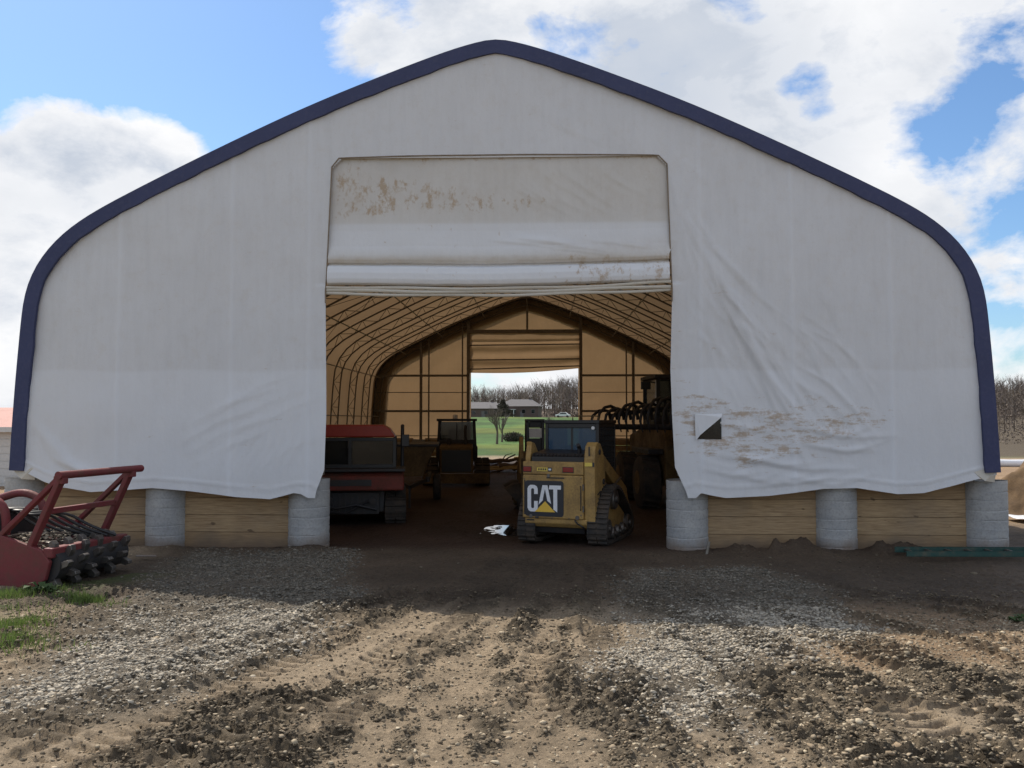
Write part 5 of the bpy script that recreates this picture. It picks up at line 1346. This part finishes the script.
def bush(px, py, Y, w, h, label):
    x = atY(px, py, Y)[0]; r_ = np.random.default_rng(int(px)); n_ = 1600
    c = r_.normal(0,1,(n_,3)); c /= np.linalg.norm(c,axis=1)[:,None]; c *= r_.random((n_,1))**.4; c = c*np.array([w,w*.7,h*.55]) + np.array([0,0,h*.45])
    V = np.stack([c, c+r_.normal(0,.09,(n_,3)), c+r_.normal(0,.09,(n_,3))],1)
    o = link('bush', np_mesh('bush', V.reshape(-1,3), np.arange(n_*3).reshape(-1,3)), M['evergreen']); o.location = (x, Y, gz(x,Y)); tag(o, label, 'bush')
bush(513, 440, 84, 1.1, .9, 'low dark bush in the green field right of the bare trees')
def car():
    x = atY(563, 418, 265)[0]; t = empty('parked_car', (x, 265, gz(x,265)), R(80), 'white car parked on the field edge above the yellow loader', 'car')
    MB().prism([(-2.2,.35),(-2.2,.85),(-1.6,.95),(-1.0,1.5),(.7,1.55),(1.3,1.0),(2.2,.85),(2.25,.35)], -.85, .85, 'x').build('body', M['white'], t, bevel=.08)
    MB().prism([(-1.35,1.0),(-.95,1.42),(.62,1.45),(1.05,1.0)], -.86, .86, 'x').build('window', M['glass_dark'], t)
    for y in (-1.4,1.4):
        for xx in (-.8,.8): MB().tube([(xx-.1,y,.33),(xx+.1,y,.33)], .33, 14).build('wheel', M['rubber'], t, True)
car()

# leafless woods on the hill
def forest():
    tmpl = []
    for s in range(7):
        rg = random.Random(100+s); mb = MB(); tris = []
        def tri(a, b, w):
            d = (b-a); sdir = Vector((rg.uniform(-1,1), rg.uniform(-.3,.3), 0)).normalized()*w
            tris.append((a-sdir, a+sdir, b))
        def br(p, d, L, w, dep):
            q = p + d*L; tri(p, q, w)
            if dep == 0: return
            for k in range(3):
                nd = (d + Vector((rg.uniform(-.9,.9), rg.uniform(-.9,.9), rg.uniform(-.1,.6)))).normalized()
                br(p+d*L*rg.uniform(.3,.95), nd, L*rg.uniform(.55,.8), w*.6, dep-1)
        tri(Vector((0,0,0)), Vector((rg.uniform(-.03,.03),0,.95)), .017)
        for k in range(9):
            a = rg.uniform(0,6.28); br(Vector((0,0,rg.uniform(.25,.75))), Vector((math.cos(a)*.7,math.sin(a)*.7,.8)).normalized(), rg.uniform(.13,.24), .007, 2)
        tmpl.append(np.array([[tuple(v) for v in t_] for t_ in tris]))
    out = []; cl = []
    r_ = np.random.default_rng(3)
    N_ = 3400
    for k in range(N_):
        y = 335 + 150*r_.random()**1.1; x = r_.uniform(-.34*y-40, .75*y+10)
        h = r_.uniform(10.5, 16)*(1 + .18*math.sin(x*.06) ); t_ = tmpl[k % 7]; a = r_.uniform(-.6,.6)
        c, s = math.cos(a), math.sin(a); P = t_*np.array([h*.9,h*.9,h]); X = P[...,0]*c-P[...,1]*s+x; Y = P[...,0]*s+P[...,1]*c+y
        zz = 2.6 + 5.5*float(sstep(300,480,np.array(y))) - .3
        out.append(np.stack([X,Y,P[...,2]+zz],-1)); cl.append(np.full(len(t_)*3, r_.uniform(.6,1.3)) + 1j*r_.uniform(0,1))
    for k in range(420):
        y = r_.uniform(110, 300); x = y*r_.uniform(.49, .80); h = r_.uniform(5, 8)*(y/170); t_ = tmpl[k % 7]; P = t_*np.array([h,h,h])
        zz = gz(x, y) - .2
        out.append(np.stack([P[...,0]+x,P[...,1]+y,P[...,2]+zz],-1)); cl.append(np.full(len(t_)*3, r_.uniform(.6,1.3)) + 1j*r_.uniform(0,1))
    V = np.concatenate(out).reshape(-1,3); cc_ = np.concatenate(cl); g_ = cc_.real[:,None]; tt = cc_.imag[:,None]
    me = np_mesh('woodland', V, np.arange(len(V)).reshape(-1,3)); vattr(me, 'rc', (np.array([[.17,.14,.13]])*(1-tt)+np.array([[.20,.16,.12]])*tt)*g_)
    tag(link('woodland', me, attr_mat('bare_woods','rc',.95,0,1)), 'brown leafless woods covering the far hill', 'woods', kind='stuff')
    # understorey
    n_ = 60000; y = 330 + 40*r_.random(n_); x = r_.uniform(-.34*y-40,.75*y+10); z = 2.6 + 5.5*sstep(300,480,y) + r_.random(n_)**1.3*8 - .3
    q = r_.random(n_) < .45; y2 = 75 + 220*r_.random(n_)**1.4; x2 = y2*r_.uniform(.47, .80, n_); m2 = masks(x2, y2); z2 = height(x2, y2, m2) + r_.random(n_)**1.7*.030*y2
    x = np.where(q, x2, x); y = np.where(q, y2, y); z = np.where(q, z2, z); sz_ = np.where(q, y2/400, 1.0)[:, None]
    c = np.stack([x,y,z],1); V = np.stack([c, c+r_.normal(0,.35,(n_,3))*sz_, c+r_.normal(0,.5,(n_,3))*sz_],1).reshape(-1,3)
    me = np_mesh('undergrowth', V, np.arange(n_*3).reshape(-1,3)); vattr(me, 'rc', np.repeat(np.array([[.15,.12,.10]])*r_.uniform(.6,1.4,(n_,1)),3,axis=0))
    tag(link('undergrowth', me, attr_mat('brush','rc',.95,0,1)), 'grey-brown brush along the foot of the woods', 'brush', kind='stuff')
forest()

# ------------------------------------------------------------------ render
sc.view_settings.view_transform = 'Standard'; sc.view_settings.look = 'None'; sc.view_settings.exposure = 0; sc.view_settings.gamma = 1
sc.cycles.use_denoising = True
sc.cycles.max_bounces = 9; sc.cycles.diffuse_bounces = 5; sc.cycles.transparent_max_bounces = 12
